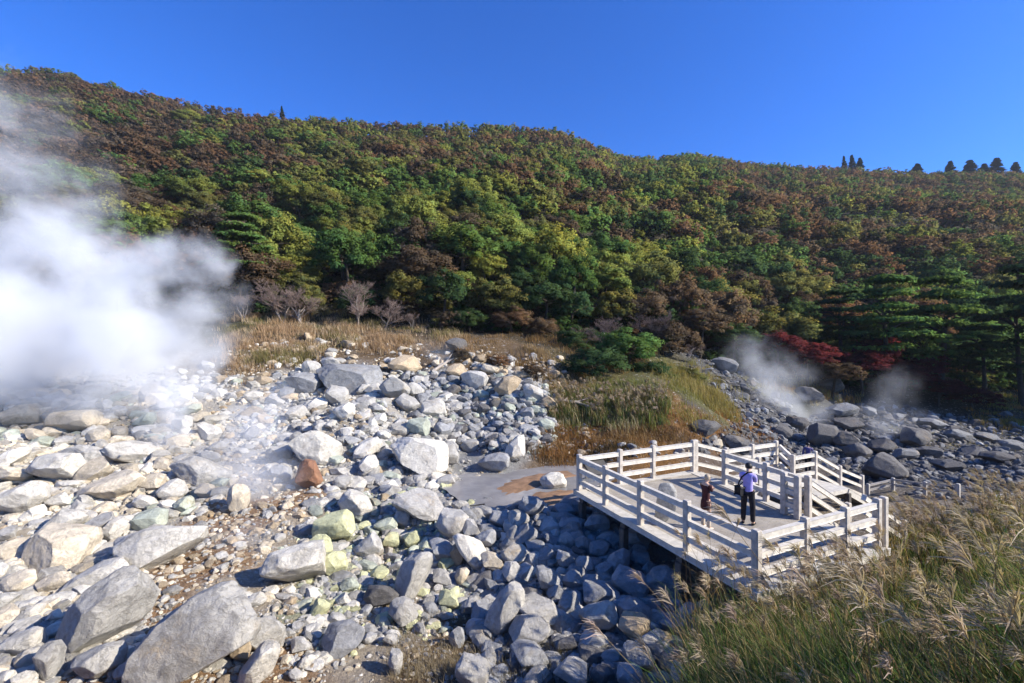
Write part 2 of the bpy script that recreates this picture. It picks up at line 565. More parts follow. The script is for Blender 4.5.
# x, y of its middle, width, height in the picture, tone, tilt
HEROES = [
 (196,634,98,88,'grey',-32),(97,616,62,78,'grey',-62),(148,550,88,44,'white',-16),(52,549,62,44,'cream',8),(94,664,42,34,'grey',0),(20,644,34,24,'white',-20),
 (45,664,22,38,'grey',0),(26,660,22,20,'grey',0),(258,666,34,42,'white',-60),(261,636,38,36,'grey',20),(240,648,16,32,'tan',0),(10,551,32,20,'cream',0),
 (96,577,58,24,'white',-20),(12,583,32,20,'cream',-15),(52,583,32,20,'cream',-10),(70,422,40,26,'cream',-8),(50,470,46,34,'white',-10),(108,487,56,32,'cream',-24),
 (92,470,36,24,'cream',-15),(200,470,52,28,'grey',20),(15,500,42,34,'white',-10),(146,483,32,18,'cream',-10),(145,522,32,24,'green',-10),(117,529,28,24,'white',-10),
 (237,500,18,28,'cream',0),(170,491,24,22,'white',-20),(10,475,40,18,'cream',-10),(99,422,17,11,'cream',0),(118,434,15,14,'cream',0),(95,436,22,15,'cream',0),
 (18,416,34,24,'cream',0),(86,454,48,22,'grey',8),(128,452,42,22,'white',8),(56,522,44,26,'white',-15),(98,525,34,22,'grey',-15),(205,492,22,15,'cream',10),(182,506,18,18,'green',0),
 (314,447,46,36,'white',14),(303,383,34,24,'blue',8),(347,378,62,30,'blue',6),(311,371,18,20,'grey',0),(404,365,30,20,'tan',-5),(395,389,27,23,'grey',-10),
 (413,390,20,16,'grey',10),(406,405,22,18,'grey',20),(418,456,54,38,'white',12),(444,455,26,28,'grey',15),(418,429,22,22,'green',0),(366,449,20,24,'white',-30),
 (383,453,18,14,'grey',0),(368,466,20,20,'white',0),(307,476,26,28,'rust',0),(343,413,20,20,'white',0),(336,396,20,20,'grey',10),(494,463,30,18,'blue',-8),
 (516,449,23,24,'white',-40),(554,483,24,20,'white',-10),(457,345,22,15,'dark',10),(356,504,31,29,'white',0),(419,507,50,32,'grey',8),(452,527,32,31,'grey',0),
 (471,552,27,36,'white',50),(411,577,38,45,'grey',-60),(333,529,38,36,'sulphur',-20),(290,568,60,44,'white',-10),(368,545,32,26,'grey',0),(342,640,40,28,'blue',-14),
 (441,552,22,24,'blue',20),(385,527,23,16,'green',0),(402,520,16,15,'grey',0),(456,556,14,20,'tan',0),(462,577,14,18,'cream',0),(333,565,26,24,'sulphur',0),(318,548,24,24,'sulphur',0),
 (381,597,30,26,'dark',-10),(402,615,28,24,'grey',20),(395,665,14,24,'grey',0),(456,639,16,19,'blue',0),(412,540,17,17,'sulphur',0),(390,542,18,16,'sulphur',0),
 (505,611,36,46,'grey',-65),(541,611,44,32,'grey',30),(530,633,40,30,'grey',-10),(529,658,32,26,'blue',10),(599,618,38,29,'grey',0),(631,586,32,34,'blue',10),
 (663,586,36,36,'blue',0),(620,564,26,26,'blue',-20),(549,582,28,26,'blue',30),(570,607,26,24,'blue',0),(601,594,36,24,'blue',-8),(636,613,32,22,'blue',0),
 (636,630,30,26,'tan',-10),(654,646,32,28,'grey',10),(639,659,28,30,'blue',20),(572,674,32,26,'grey',10),(515,557,26,22,'grey',10),(524,536,30,22,'blue',0),
 (512,574,20,19,'grey',0),(492,563,18,22,'cream',10),(678,627,32,22,'blue',0),(630,678,26,20,'blue',0),(572,582,20,18,'blue',0),(590,584,24,16,'blue',0),
 (585,567,18,19,'blue',0),(605,572,18,18,'blue',20),(566,560,20,18,'blue',0),(585,545,18,16,'blue',0),(600,551,20,16,'blue',-10),(609,540,24,13,'blue',0),(578,538,16,13,'blue',0),
 (640,561,22,18,'blue',0),(652,572,20,18,'blue',20),(545,556,22,18,'blue',0),(556,596,18,16,'blue',0),(470,530,18,18,'grey',0),(486,540,20,18,'blue',0),(500,520,20,14,'blue',0),
 (474,380,26,20,'grey',10),(508,387,26,22,'tan',-12),(533,394,22,18,'grey',15),(456,371,20,15,'tan',-8),(549,404,18,14,'tan',0),(520,376,20,12,'tan',-10),(490,370,18,12,'cream',6),(889,466,36,30,'dark',18),(844,411,30,16,'slate',-4),(822,436,28,24,'dark',0),(919,437,32,18,'dark',0),(884,446,24,17,'dark',8),(935,424,22,12,'slate',10),
 (811,396,22,16,'dark',0),(833,386,22,16,'dark',0),(870,412,12,10,'slate',0),(725,365,24,16,'slate',15),(706,428,28,18,'dark',8),(738,445,28,18,'dark',8),(718,444,12,10,'cream',0),
 (845,440,26,18,'dark',0),(860,452,24,16,'dark',0),(800,425,20,16,'dark',0),(783,432,20,14,'dark',0),(850,424,30,14,'dark',6),(905,455,24,12,'slate',0),(960,436,28,12,'slate',8),
 (975,452,26,12,'dark',0),(1000,458,26,12,'dark',0),(950,466,24,12,'dark',0),(990,438,22,10,'slate',10),(1012,446,22,12,'slate',0),(930,452,22,10,'dark',0),
]
ROCKS = []      # (object, px, py, width px, tone)
OCC = []
def add_rock(px, py, w, h, tone, tilt, mesh=None, sink=0.16, yaw=None):
    g = drop(px, py + h * 0.42)
    if g is None: return None
    s = g.y / F
    W, H = w * s, h * s
    W *= 1.04
    H *= 1.05
    me = mesh or random.choice(ROCK_MESH)
    o = bpy.data.objects.new('boulder', me)
    COL.objects.link(o)
    depth = (W + H) / 2 * random.uniform(0.8, 1.05)
    c = TONES[tone][0]
    k = random.uniform(.86, 1.12)
    o.color = (c[0] * k, c[1] * k, c[2] * k, 1)
    t = math.radians(tilt)
    # half sizes along the long axis that give the wanted width and height after the tilt
    a, b = W / 2, H / 2
    if tilt:
        r = math.hypot(a, b)
        L = max(a, b) * (1.2 if abs(tilt) >= 30 else 1.06); B = min(a, b) * (.78 if abs(tilt) >= 30 else .92)
        a, b = L, B
    o.scale = (a, depth / 2, b)
    base = random.choice((0, math.pi))
    o.rotation_euler = (random.uniform(-.25, .25), t, random.uniform(-.3, .3))
    cz = g.z + H * (0.5 - sink)
    o.location = (g.x, g.y + depth * .15, cz)
    ROCKS.append([o, px, py, w, tone])
    OCC.append((px, py, w * .5, h * .5))
    return o
for i, (px, py, w, h, tone, tilt) in enumerate(HEROES):
    me = HERO_MESH[i % 6] if w > 44 else ROCK_MESH[i % 16]
    add_rock(px, py, w, h, tone, tilt, me, 0.14 if w > 30 else 0.1)

def inside(poly, x, y):
    c = False
    j = len(poly) - 1
    for i in range(len(poly)):
        if ((poly[i][1] > y) != (poly[j][1] > y)) and x < (poly[j][0] - poly[i][0]) * (y - poly[i][1]) / (poly[j][1] - poly[i][1]) + poly[i][0]:
            c = not c
        j = i
    return c
# regions strewn with loose stone: polygon, tones with weights, mean size px, number of small stones, number of further boulders
REGIONS = [
 ([(0,395),(180,390),(215,440),(230,490),(200,510),(120,540),(0,540)], {'cream':4,'white':4,'grey':2,'green':1}, 10, 2000, 34),
 ([(0,535),(170,530),(150,580),(130,610),(130,683),(0,683)], {'white':3,'grey':4,'cream':2,'blue':1}, 11, 1500, 30),
 ([(130,600),(300,590),(330,683),(120,683)], {'grey':4,'tan':1,'white':2,'cream':1}, 8, 900, 6),
 ([(250,385),(330,365),(420,380),(440,410),(460,470),(420,500),(330,500),(270,470),(245,430)], {'white':3,'grey':5,'blue':2,'green':1,'tan':1}, 9, 2200, 22),
 ([(400,365),(450,380),(545,375),(550,440),(510,460),(450,440),(420,400)], {'blue':4,'dark':3,'grey':3,'green':1}, 7, 3400, 10),
 ([(320,500),(450,480),(490,560),(470,600),(430,640),(320,650),(290,600),(300,540)], {'white':2,'grey':5,'green':2,'sulphur':2,'blue':2}, 8.5, 2000, 14),
 ([(455,505),(600,505),(690,590),(700,683),(470,683),(480,600)], {'blue':5,'grey':4,'dark':1}, 13, 1500, 22),
 ([(690,345),(735,362),(800,420),(870,405),(1024,425),(1024,480),(880,480),(770,460),(690,450),(735,430),(720,390)], {'dark':6,'slate':4,'blue':1}, 4.6, 5600, 8),
 ([(250,340),(400,345),(480,350),(540,375),(330,368)], {'white':3,'cream':2,'tan':3,'grey':1}, 6, 420, 2),
 ([(900,470),(1024,470),(1024,500),(920,500)], {'dark':5,'slate':3}, 5, 500, 0),
 ([(40,375),(230,370),(240,400),(60,400)], {'grey':5,'blue':2}, 8, 500, 0),
 ([(200,380),(260,380),(300,470),(300,520),(260,560),(180,590),(130,610),(200,510),(230,480)], {'tan':3,'cream':3,'grey':3,'white':1}, 6, 1300, 0),
 ([(470,355),(560,360),(560,400),(480,385)], {'tan':3,'cream':2,'grey':2}, 6, 420, 0),
 ([(0,420),(180,400),(300,370),(420,370),(540,380),(550,440),(500,470),(600,520),(690,600),(690,683),(0,683)], {'tan':3,'cream':3,'grey':3,'white':2,'blue':1}, 3.4, 9000, 0),
 ([(545,405),(600,440),(690,445),(690,458),(590,462),(545,450)], {'tan':3,'grey':2,'slate':2,'cream':1}, 5, 220, 3),
 ([(225,345),(330,345),(330,370),(230,385)], {'white':3,'cream':2,'tan':3}, 5, 260, 2),
 ([(700,590),(880,550),(900,570),(720,620)], {'tan':2,'grey':2,'dark':1}, 5, 200, 0),
]
small = []     # position, size, colour
for poly, tones, mean, n, nb in REGIONS:
    xs = [p[0] for p in poly]; ys = [p[1] for p in poly]
    names = list(tones); wts = [tones[k] for k in names]
    got = 0
    tries = 0
    while got < nb and tries < nb * 60:
        tries += 1
        x, y = random.uniform(min(xs), max(xs)), random.uniform(min(ys), max(ys))
        if not inside(poly, x, y): continue
        w = mean * random.uniform(1.5, 2.6); h = w * random.uniform(.6, .95)
        if any(abs(x - q[0]) < (q[2] + w * .45) and abs(y - q[1]) < (q[3] + h * .4) for q in OCC): continue
        if add_rock(x, y, w, h, random.choices(names, wts)[0], random.uniform(-25, 25)): got += 1
    got = 0
    while got < n:
        x, y = random.uniform(min(xs), max(xs)), random.uniform(min(ys), max(ys))
        if not inside(poly, x, y): continue
        got += 1
        g = drop(x + random.gauss(0, 7), y + random.gauss(0, 3))
        if g is None or g.y > 60: continue
        # stone sizes: a few fist sized to many pebbles
        w = mean * min(2.1, max(.16, random.lognormvariate(-.75, .75)))
        small.append((g.x, g.y, g.z - .06 * w * g.y / F, w * g.y / F, random.choices(names, wts)[0], w))
print('boulders', len(ROCKS), 'stones', len(small))

def merge_stones(name, items, mat):
    protos = {1: [rock_shape(500 + k, 1, 7, .05) for k in range(10)], 2: [rock_shape(600 + k, 2, 9, .06) for k in range(12)], 3: [rock_shape(650 + k, 3, 8, .06) for k in range(10)], 4: [rock_shape(680 + k, 4, 8, .07) for k in range(10)]}
    Vs, Fs, Cs = [], [], []
    base = 0
    for (x, y, z, s, tone, wpx) in items:
        P, Fc = random.choice(protos[4 if wpx > 10 else 3 if wpx > 6 else 2 if wpx > 2.6 else 1])
        e = Matrix.Rotation(random.uniform(0, 6.28), 3, 'Z') @ Matrix.Rotation(random.uniform(-.5, .5), 3, 'X')
        M = np.array(e) @ np.diag([s * .5 * random.uniform(.9, 1.3), s * .5 * random.uniform(.7, 1.0), s * .5 * random.uniform(.55, .85)])
        Q = P @ M.T + np.array([x, y, z + s * .10])
        Vs.append(Q); Fs.append(Fc + base); base += len(Q)
        c = np.array(TONES[tone][0]) * random.uniform(.6, 1.2)
        Cs.append(np.tile(c, (len(Q), 1)))
    me = mesh_np(name, np.concatenate(Vs), np.concatenate(Fs), False, np.concatenate(Cs))
    o = link(name, me, None, mat)
    return o
o = merge_stones('loose_stones', small, ROCK_TINT)
props(o, 'loose broken stones and pebbles strewn between the boulders', 'stones', None, 'stuff')

# ------------------------------------------------------------------ muddy pool with rusty mud bars
def flat_blob(name, pts, dz, mat, thick=0.0, zref=None):
    W = [drop(*p) for p in pts]
    z = zref if zref is not None else sum(p.z for p in W) / len(W)
    z += dz
    cx = sum(p.x for p in W) / len(W); cy = sum(p.y for p in W) / len(W)
    bm = bmesh.new()
    n = len(W)
    ring = []
    for i in range(n):
        for k in range(5):
            a = W[i].lerp(W[(i + 1) % n], k / 5)
            j = (noise.noise(Vector((a.x * 1.5, a.y * 1.5, 3))) + .7 * noise.noise(Vector((a.x * 4, a.y * 4, 9)))) * .42
            ring.append(bm.verts.new((a.x + (a.x - cx) * j * .6, a.y + (a.y - cy) * j * .6, z)))
    if thick:
        c = bm.verts.new((cx, cy, z + thick))
        m_ = len(ring)
        mid = [bm.verts.new((v.co.x * .45 + cx * .55, v.co.y * .45 + cy * .55, z + thick * .85)) for v in ring]
        for i in range(m_):
            bm.faces.new((ring[i], ring[(i + 1) % m_], mid[(i + 1) % m_], mid[i]))
            bm.faces.new((mid[i], mid[(i + 1) % m_], c))
    else:
        bm.faces.new(ring)
    bmesh.ops.recalc_face_normals(bm, faces=bm.faces[:])
    me = bpy.data.meshes.new(name)
    bm.to_mesh(me); bm.free()
    for p in me.polygons: p.use_smooth = bool(thick)
    return link(name, me, None, mat), z
m, nt, out = new_mat('muddy_water')
g = N(nt, 'ShaderNodeNewGeometry')
n1 = noise_node(nt, .9, 4, .6, g.outputs['Position']); n2 = noise_node(nt, 9, 3, .5, g.outputs['Position'])
principled(nt, out, mixc(nt, (.20, .19, .185), (.29, .275, .26), maprange(nt, n1.outputs[0], .4, .65)), .12, n2.outputs[0], .01, .3, .35)
MUDW = m
RUSTM = simple_mat('rusty_mud', (.24, .14, .075), .75, .35, 2.5, .05)
pool, PZ = flat_blob('muddy_pool', [(440,470),(470,458),(505,464),(545,460),(590,458),(612,478),(600,505),(545,516),(495,515),(462,508),(442,490)], 0.0, MUDW, 0.0, .46)
props(pool, 'shallow pool of milky grey muddy water', 'pool', None, 'structure')
for pts, lab in (([(492,495),(510,484),(540,476),(570,474),(585,478),(560,486),(525,496),(500,501)], 'long rust orange mud bar lying in the grey pool'),
                 ([(515,505),(535,495),(562,492),(575,496),(560,505),(530,510)], 'short rust orange mud bar at the near edge of the pool')):
    b, _ = flat_blob('mud_bar', pts, 0.0, RUSTM, .09, PZ - .02)
    props(b, lab, 'mud bar')
# ------------------------------------------------------------------ viewing deck
WOODW = simple_mat('pale_concrete_timber', (.56, .51, .43), .75, .22, 5.0, .012)
m, nt, out = new_mat('deck_boards')
g = N(nt, 'ShaderNodeNewGeometry')
n1 = noise_node(nt, 1.4, 6, .65, g.outputs['Position'])
n2 = noise_node(nt, 16, 4, .6, g.outputs['Position'])
c = mixc(nt, (.27, .235, .19), (.40, .355, .29), maprange(nt, n1.outputs[0], .35, .65))
c = mixc(nt, c, (.7, .7, .7), maprange(nt, n2.outputs[0], .5, .7), 'MULTIPLY')
principled(nt, out, c, .85, n2.outputs[0], .01, .5, .25)
BOARD = m
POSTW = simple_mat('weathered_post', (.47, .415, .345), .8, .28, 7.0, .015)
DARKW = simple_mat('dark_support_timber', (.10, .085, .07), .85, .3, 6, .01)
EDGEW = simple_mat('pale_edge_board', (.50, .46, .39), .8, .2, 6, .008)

def dk(px, py, z=DECK_Z):
    d = (ZC - z) * F / (py - CY)
    return Vector(((px - CX) / F * d, d, z))
DL, DF, DR_, DB = dk(574, 490), dk(758, 595), dk(889, 549), dk(693, 470.5)
U = (DR_ - DF).normalized(); Vv = (DF - DL).normalized()
ANG = math.atan2(U.y, U.x)

deck = empty('viewing_deck', ((DL + DR_) / 2))
props(deck, 'raised pale viewing deck with white three-bar railings above the rocks', 'viewing deck')
bpy.context.view_layer.update()
DINV = Matrix.Translation(-(DL + DR_) / 2)
def child(name, me, mat, parent=deck):
    o = link(name, me, parent, mat)
    # meshes are written in world space: undo the parent's place
    if parent is deck:
        o.matrix_parent_inverse = DINV
    return o
def part_empty(name):
    o = bpy.data.objects.new(name, None)
    COL.objects.link(o)
    o.parent = deck
    o.matrix_parent_inverse = DINV
    return o

def lerp_quad(s, t):       # s from left edge to right edge, t from far edge to near edge
    return DL.lerp(DB, s).lerp(DF.lerp(DR_, s), t)
# walking surface: boards running along the near edge's direction, one mesh (pattern)
bm = bmesh.new()
nb = 34
for i in range(nb):
    t0, t1 = i / nb + .0012, (i + 1) / nb - .0012
    e = .045
    a, b, c_, d_ = lerp_quad(e, t0), lerp_quad(1 - e, t0), lerp_quad(1 - e, t1), lerp_quad(e, t1)
    vs = [bm.verts.new(p) for p in (a, b, c_, d_)] + [bm.verts.new(p - Vector((0, 0, .06))) for p in (a, b, c_, d_)]
    for f in ((0, 3, 2, 1), (4, 5, 6, 7), (0, 1, 5, 4), (1, 2, 6, 5), (2, 3, 7, 6), (3, 0, 4, 7)):
        bm.faces.new([vs[k] for k in f])
bmesh.ops.recalc_face_normals(bm, faces=bm.faces[:])
me = bpy.data.meshes.new('deck_floor'); bm.to_mesh(me); bm.free()
child('deck_floor', me, BOARD)
# pale kerb boards around the edge, a little proud of the floor
def edge_board(a, b, inward):
    mid = inward.normalized() * .165
    return box_mesh('edge_board', a + mid + Vector((0, 0, -.06)), b + mid + Vector((0, 0, -.06)), .35, .16)
child('edge_board', edge_board(DL, DF, U), EDGEW)
child('edge_board', edge_board(DF + U * .4, DR_ - U * .4, -Vv), EDGEW)
child('edge_board', edge_board(DB, DR_, -U), EDGEW)
child('edge_board', edge_board(DL + U * .4, DB - U * .4, Vv), EDGEW)
# bearers and legs beneath
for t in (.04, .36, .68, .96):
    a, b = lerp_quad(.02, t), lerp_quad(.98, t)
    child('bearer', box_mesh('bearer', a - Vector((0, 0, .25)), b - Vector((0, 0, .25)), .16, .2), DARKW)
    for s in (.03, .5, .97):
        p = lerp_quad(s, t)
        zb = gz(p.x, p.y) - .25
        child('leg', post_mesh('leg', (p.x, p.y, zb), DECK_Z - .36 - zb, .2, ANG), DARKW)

PW, PH = .155, 1.22
RH = (.32, .70, 1.06)
def on_line(A, B, px):
    k = (px - CX) / F
    t = (k * A.y - A.x) / ((B.x - A.x) - k * (B.y - A.y))
    return A.lerp(B, t)
def railing(points, zs=None, rail_h=RH, post_h=PH, skip_posts=(), skip_spans=()):
    r = part_empty('railing')
    for i, p in enumerate(points):
        if i in skip_posts: continue
        child('post', post_mesh('post', p, post_h, PW, ANG), POSTW, r)
    for i in range(len(points) - 1):
        if i in skip_spans: continue
        a, b = points[i], points[i + 1]
        d = (b - a).normalized()
        if (b - a).length < .35: continue
        for h in rail_h:
            o = Vector((0, 0, h))
            child('rail', box_mesh('rail', a + d * (PW * .46) + o, b - d * (PW * .46) + o, .085, .135, bevel=.015), WOODW, r)
    return r
ins = .13
Li, Fi, Ri, Bi = DL + U * ins + Vv * ins, DF + U * ins - Vv * ins, DR_ - U * ins - Vv * ins, DB - U * ins + Vv * ins
left_pts = [Li] + [on_line(Li, Fi, p) for p in (605.5, 640.5, 687)] + [Fi]
railing(left_pts, skip_posts=())
back_pts = [Li] + [on_line(Li, Bi, p) for p in (620, 653)] + [Bi]
railing(back_pts, skip_posts=(0,))
front_pts = [Fi] + [on_line(Fi, Ri, p) for p in (805, 845)] + [Ri - U * .12, ]
railing(front_pts, skip_posts=(0,))
right_pts = [on_line(Bi, Ri, p) for p in (724.6, 766, 808)]
railing(right_pts)
corner = Ri + Vv * 0.0 + U * .16
railing([corner])
# short rail standing inside the deck before the side stair
sp = [dk(784, 514), dk(797.5, 519)]
railing(sp)

# side stairs: treads, stringers and sloping rails
def stair(top, along, across, width, drop_, run, steps):
    s = part_empty('stair')
    for i in range(steps):
        z = top.z - drop_ * (i + 1) / steps
        p = top + along * (run * (i + .5) / steps)
        a = Vector((p.x, p.y, z - .03)); b = a + across * width
        child('tread', box_mesh('tread', a, b, run / steps * 1.02, .07, bevel=.008), BOARD, s)
    for k in (0.02, width - .02):
        a = top + across * k; b = a + along * run - Vector((0, 0, drop_))
        child('stringer', box_mesh('stringer', a - Vector((0, 0, .13)), b - Vector((0, 0, .13)), .09, .24), EDGEW, s)
    return s
def sloping_rail(a, b, bend_posts=(0, 1)):
    r = part_empty('railing')
    pts = (a, b)
    for i in bend_posts:
        child('post', post_mesh('post', pts[i], PH, PW, ANG), POSTW, r)
    d = (b - a).normalized()
    for h in RH:
        o = Vector((0, 0, h))
        child('rail', box_mesh('rail', a + d * .06 + o, b - d * .06 + o, .085, .13, bevel=.015), WOODW, r)
    return r
# stair at the far corner down to a lower landing
LZ = 1.05
topA = Bi + Vv * .05
P2 = right_pts[0]
wA = (P2 - topA).length
botA = topA + U * 1.75; botA.z = LZ
sloping_rail(Bi + U * .13, botA, (0, 1))
stair(Bi + U * .25, U, Vv, wA, DECK_Z - LZ, 1.5, 3)
sloping_rail(P2, P2 + U * 1.75 + Vector((0, 0, LZ - DECK_Z)), (1,))
# lower landing
la = botA - Vector((0, 0, 0)); lb = on_line(botA, botA + U * 6, 776)
lb.z = LZ; la.z = LZ
ld = Vv * (wA + .1)
bm = bmesh.new()
vs = [bm.verts.new(p) for p in (la - U * .1 - Vv * .12, lb + U * .12 - Vv * .12, lb + U * .12 + ld, la - U * .1 + ld)]
f = bm.faces.new(vs)
ex = bmesh.ops.extrude_face_region(bm, geom=[f])
for v in ex['geom']:
    if isinstance(v, bmesh.types.BMVert): v.co.z -= .16
bmesh.ops.recalc_face_normals(bm, faces=bm.faces[:])
me = bpy.data.meshes.new('landing'); bm.to_mesh(me); bm.free()
child('landing', me, EDGEW)
mid = on_line(la, lb, 752)
railing([la, mid, lb], skip_posts=(0,))
# second stair: from the landing toward the path
LZ2 = .62
lc = lb + Vv * .75; lc.z = LZ2
sloping_rail(lb + Vv * .1, lc, (1,))
le = on_line(lc, lc + U * 6, 815); le.z = LZ2
railing([lc, le], skip_posts=(0,))
bm = bmesh.new()
vs = [bm.verts.new(p) for p in (lc - Vv * .12 - U * .5, le + U * .12 - Vv * .12, le + U * .12 + Vv * 1.3, lc + Vv * 1.3 - U * .5)]
f = bm.faces.new(vs)
ex = bmesh.ops.extrude_face_region(bm, geom=[f])
for v in ex['geom']:
    if isinstance(v, bmesh.types.BMVert): v.co.z -= .16
bmesh.ops.recalc_face_normals(bm, faces=bm.faces[:])
me = bpy.data.meshes.new('landing'); bm.to_mesh(me); bm.free()
child('landing', me, EDGEW)
q1 = le + U * 1.75; q1.z = LZ2 - .82
q2 = q1 + U * 1.7; q2.z = LZ2 - 1.45
sloping_rail(le, q1, (1,)); sloping_rail(q1, q2, (1,))
stair(le.copy(), U, Vv, 1.3, LZ2 - q1.z + .02, 1.75, 4)
for off in (0, 1.3):
    p = le + Vv * off
    zb = gz(p.x, p.y) - .2
    if LZ2 - .17 - zb > .05: child('leg', post_mesh('leg', (p.x, p.y, zb), LZ2 - .17 - zb, .18, ANG), DARKW)
    p = lb + Vv * off
    zb = gz(p.x, p.y) - .2
    if LZ - .17 - zb > .05: child('leg', post_mesh('leg', (p.x, p.y, zb), LZ - .17 - zb, .18, ANG), DARKW)
# near side stair going down from the right edge
topB = right_pts[2]
runB = 1.9
gB = topB + U * runB
dropB = DECK_Z - max(gz(gB.x, gB.y), -.2) - .1
dropB = min(dropB, 1.1)
sloping_rail(topB, topB + U * runB - Vector((0, 0, dropB)), (1,))
stair(topB + U * .2, U, Vv, 1.35, dropB, runB - .2, 5)
sloping_rail(topB + Vv * 1.4, topB + Vv * 1.4 + U * runB - Vector((0, 0, dropB)), (1,))

# rope fence along the path on the far right
FENCEW = simple_mat('fence_timber', (.42, .38, .32), .85, .25, 7, .01)
def rope_fence(pts, label, h=.62, ropes=(.55, .32)):
    root = empty('path_fence', pts[0])
    props(root, label, 'fence')
    inv = Matrix.Translation(-Vector(pts[0]))
    for p in pts:
        o = link('fence_post', post_mesh('fence_post', (p[0], p[1], p[2] - .1), h + .12, .13, .4), root, FENCEW)
        o.matrix_parent_inverse = inv
    for a, b in zip(pts[:-1], pts[1:]):
        for hh in ropes:
            o = link('fence_bar', box_mesh('fence_bar', Vector(a) + Vector((0, 0, hh)), Vector(b) + Vector((0, 0, hh)), .06, .07, bevel=.01), root, FENCEW)
            o.matrix_parent_inverse = inv
def on_ground(px, py):
    return drop(px, py)
rope_fence([on_ground(868, 497), on_ground(893, 491), on_ground(925, 496), on_ground(958, 499)], 'low pale two-bar fence running from the stair foot along the path')
rope_fence([on_ground(985, 513), on_ground(1006, 510), on_ground(1030, 507)], 'low two-bar fence behind the plumes at the end of the path')

# ------------------------------------------------------------------ stele and sign on the deck
STONE = simple_mat('stele_granite', (.30, .29, .265), .9, .3, 14, .03)
p = dk(666, 525); 
P, Fc = rock_shape(901, 4, 12, .06)
S = P.copy()
tap = 1 - .22 * (S[:, 2] + 1) / 2
S[:, 0] *= .31 * tap; S[:, 1] *= .22 * tap; S[:, 2] *= .62
# lumpy foot that widens
foot = np.clip(-S[:, 2] - .30, 0, 1)
S[:, 0] *= 1 + foot * 1.3; S[:, 1] *= 1 + foot * 1.3
o = link('standing_stone', mesh_np('standing_stone', S, Fc, True), None, STONE)
o.location = (p.x, p.y, DECK_Z + .57); o.rotation_euler = (0, 0, ANG - .5)
props(o, 'rough upright grey stone on the deck boards behind the near railing', 'stone')

sign = empty('information_board', dk(592, 487.5), ANG)
props(sign, 'slanted dark information board on two legs in the far left corner of deck', 'sign')
link('panel', box_mesh('panel', (-.42, -.25, .78), (.42, -.25, .78), .62, .05, up=Vector((0, -.62, .78))), sign, simple_mat('board_back', (.055, .05, .045), .6, .2, 5))
link('panel_edge', box_mesh('panel_edge', (-.44, .02, .99), (.44, .02, .99), .05, .06), sign, WOODW)
for sx in (-.3, .3):
    link('leg', box_mesh('leg', (sx, -.1, 0), (sx, -.1, .82), .09, .09), sign, WOODW)
bpy.context.view_layer.update()

# ------------------------------------------------------------------ people
SKIN = simple_mat('skin', (.52, .33, .23), .6, .08, 20, .002)
BLACKH = simple_mat('black_hair', (.02, .017, .015), .5, .3, 40, .004)
BLONDH = simple_mat('pale_brown_hair', (.42, .33, .22), .6, .25, 40, .004)
PURPLE = simple_mat('lavender_shirt_cloth', (.37, .31, .64), .85, .12, 10, .006)
BLACKC = simple_mat('black_trouser_cloth', (.018, .017, .02), .9, .3, 10, .006)
MAROON = simple_mat('dark_maroon_wool', (.055, .018, .018), .95, .25, 16, .008)
KHAKI = simple_mat('pale_legging_cloth', (.50, .42, .33), .9, .12, 12, .004)
SHOEW = simple_mat('pale_shoe', (.62, .50, .40), .7, .1, 12)
SHOEB = simple_mat('black_shoe', (.015, .015, .015), .4, .2, 12)
DUSK = simple_mat('dusky_purple_jacket', (.10, .085, .20), .9, .2, 12, .006)
EYEW = simple_mat('eye', (.05, .04, .035), .3, .1, 10)

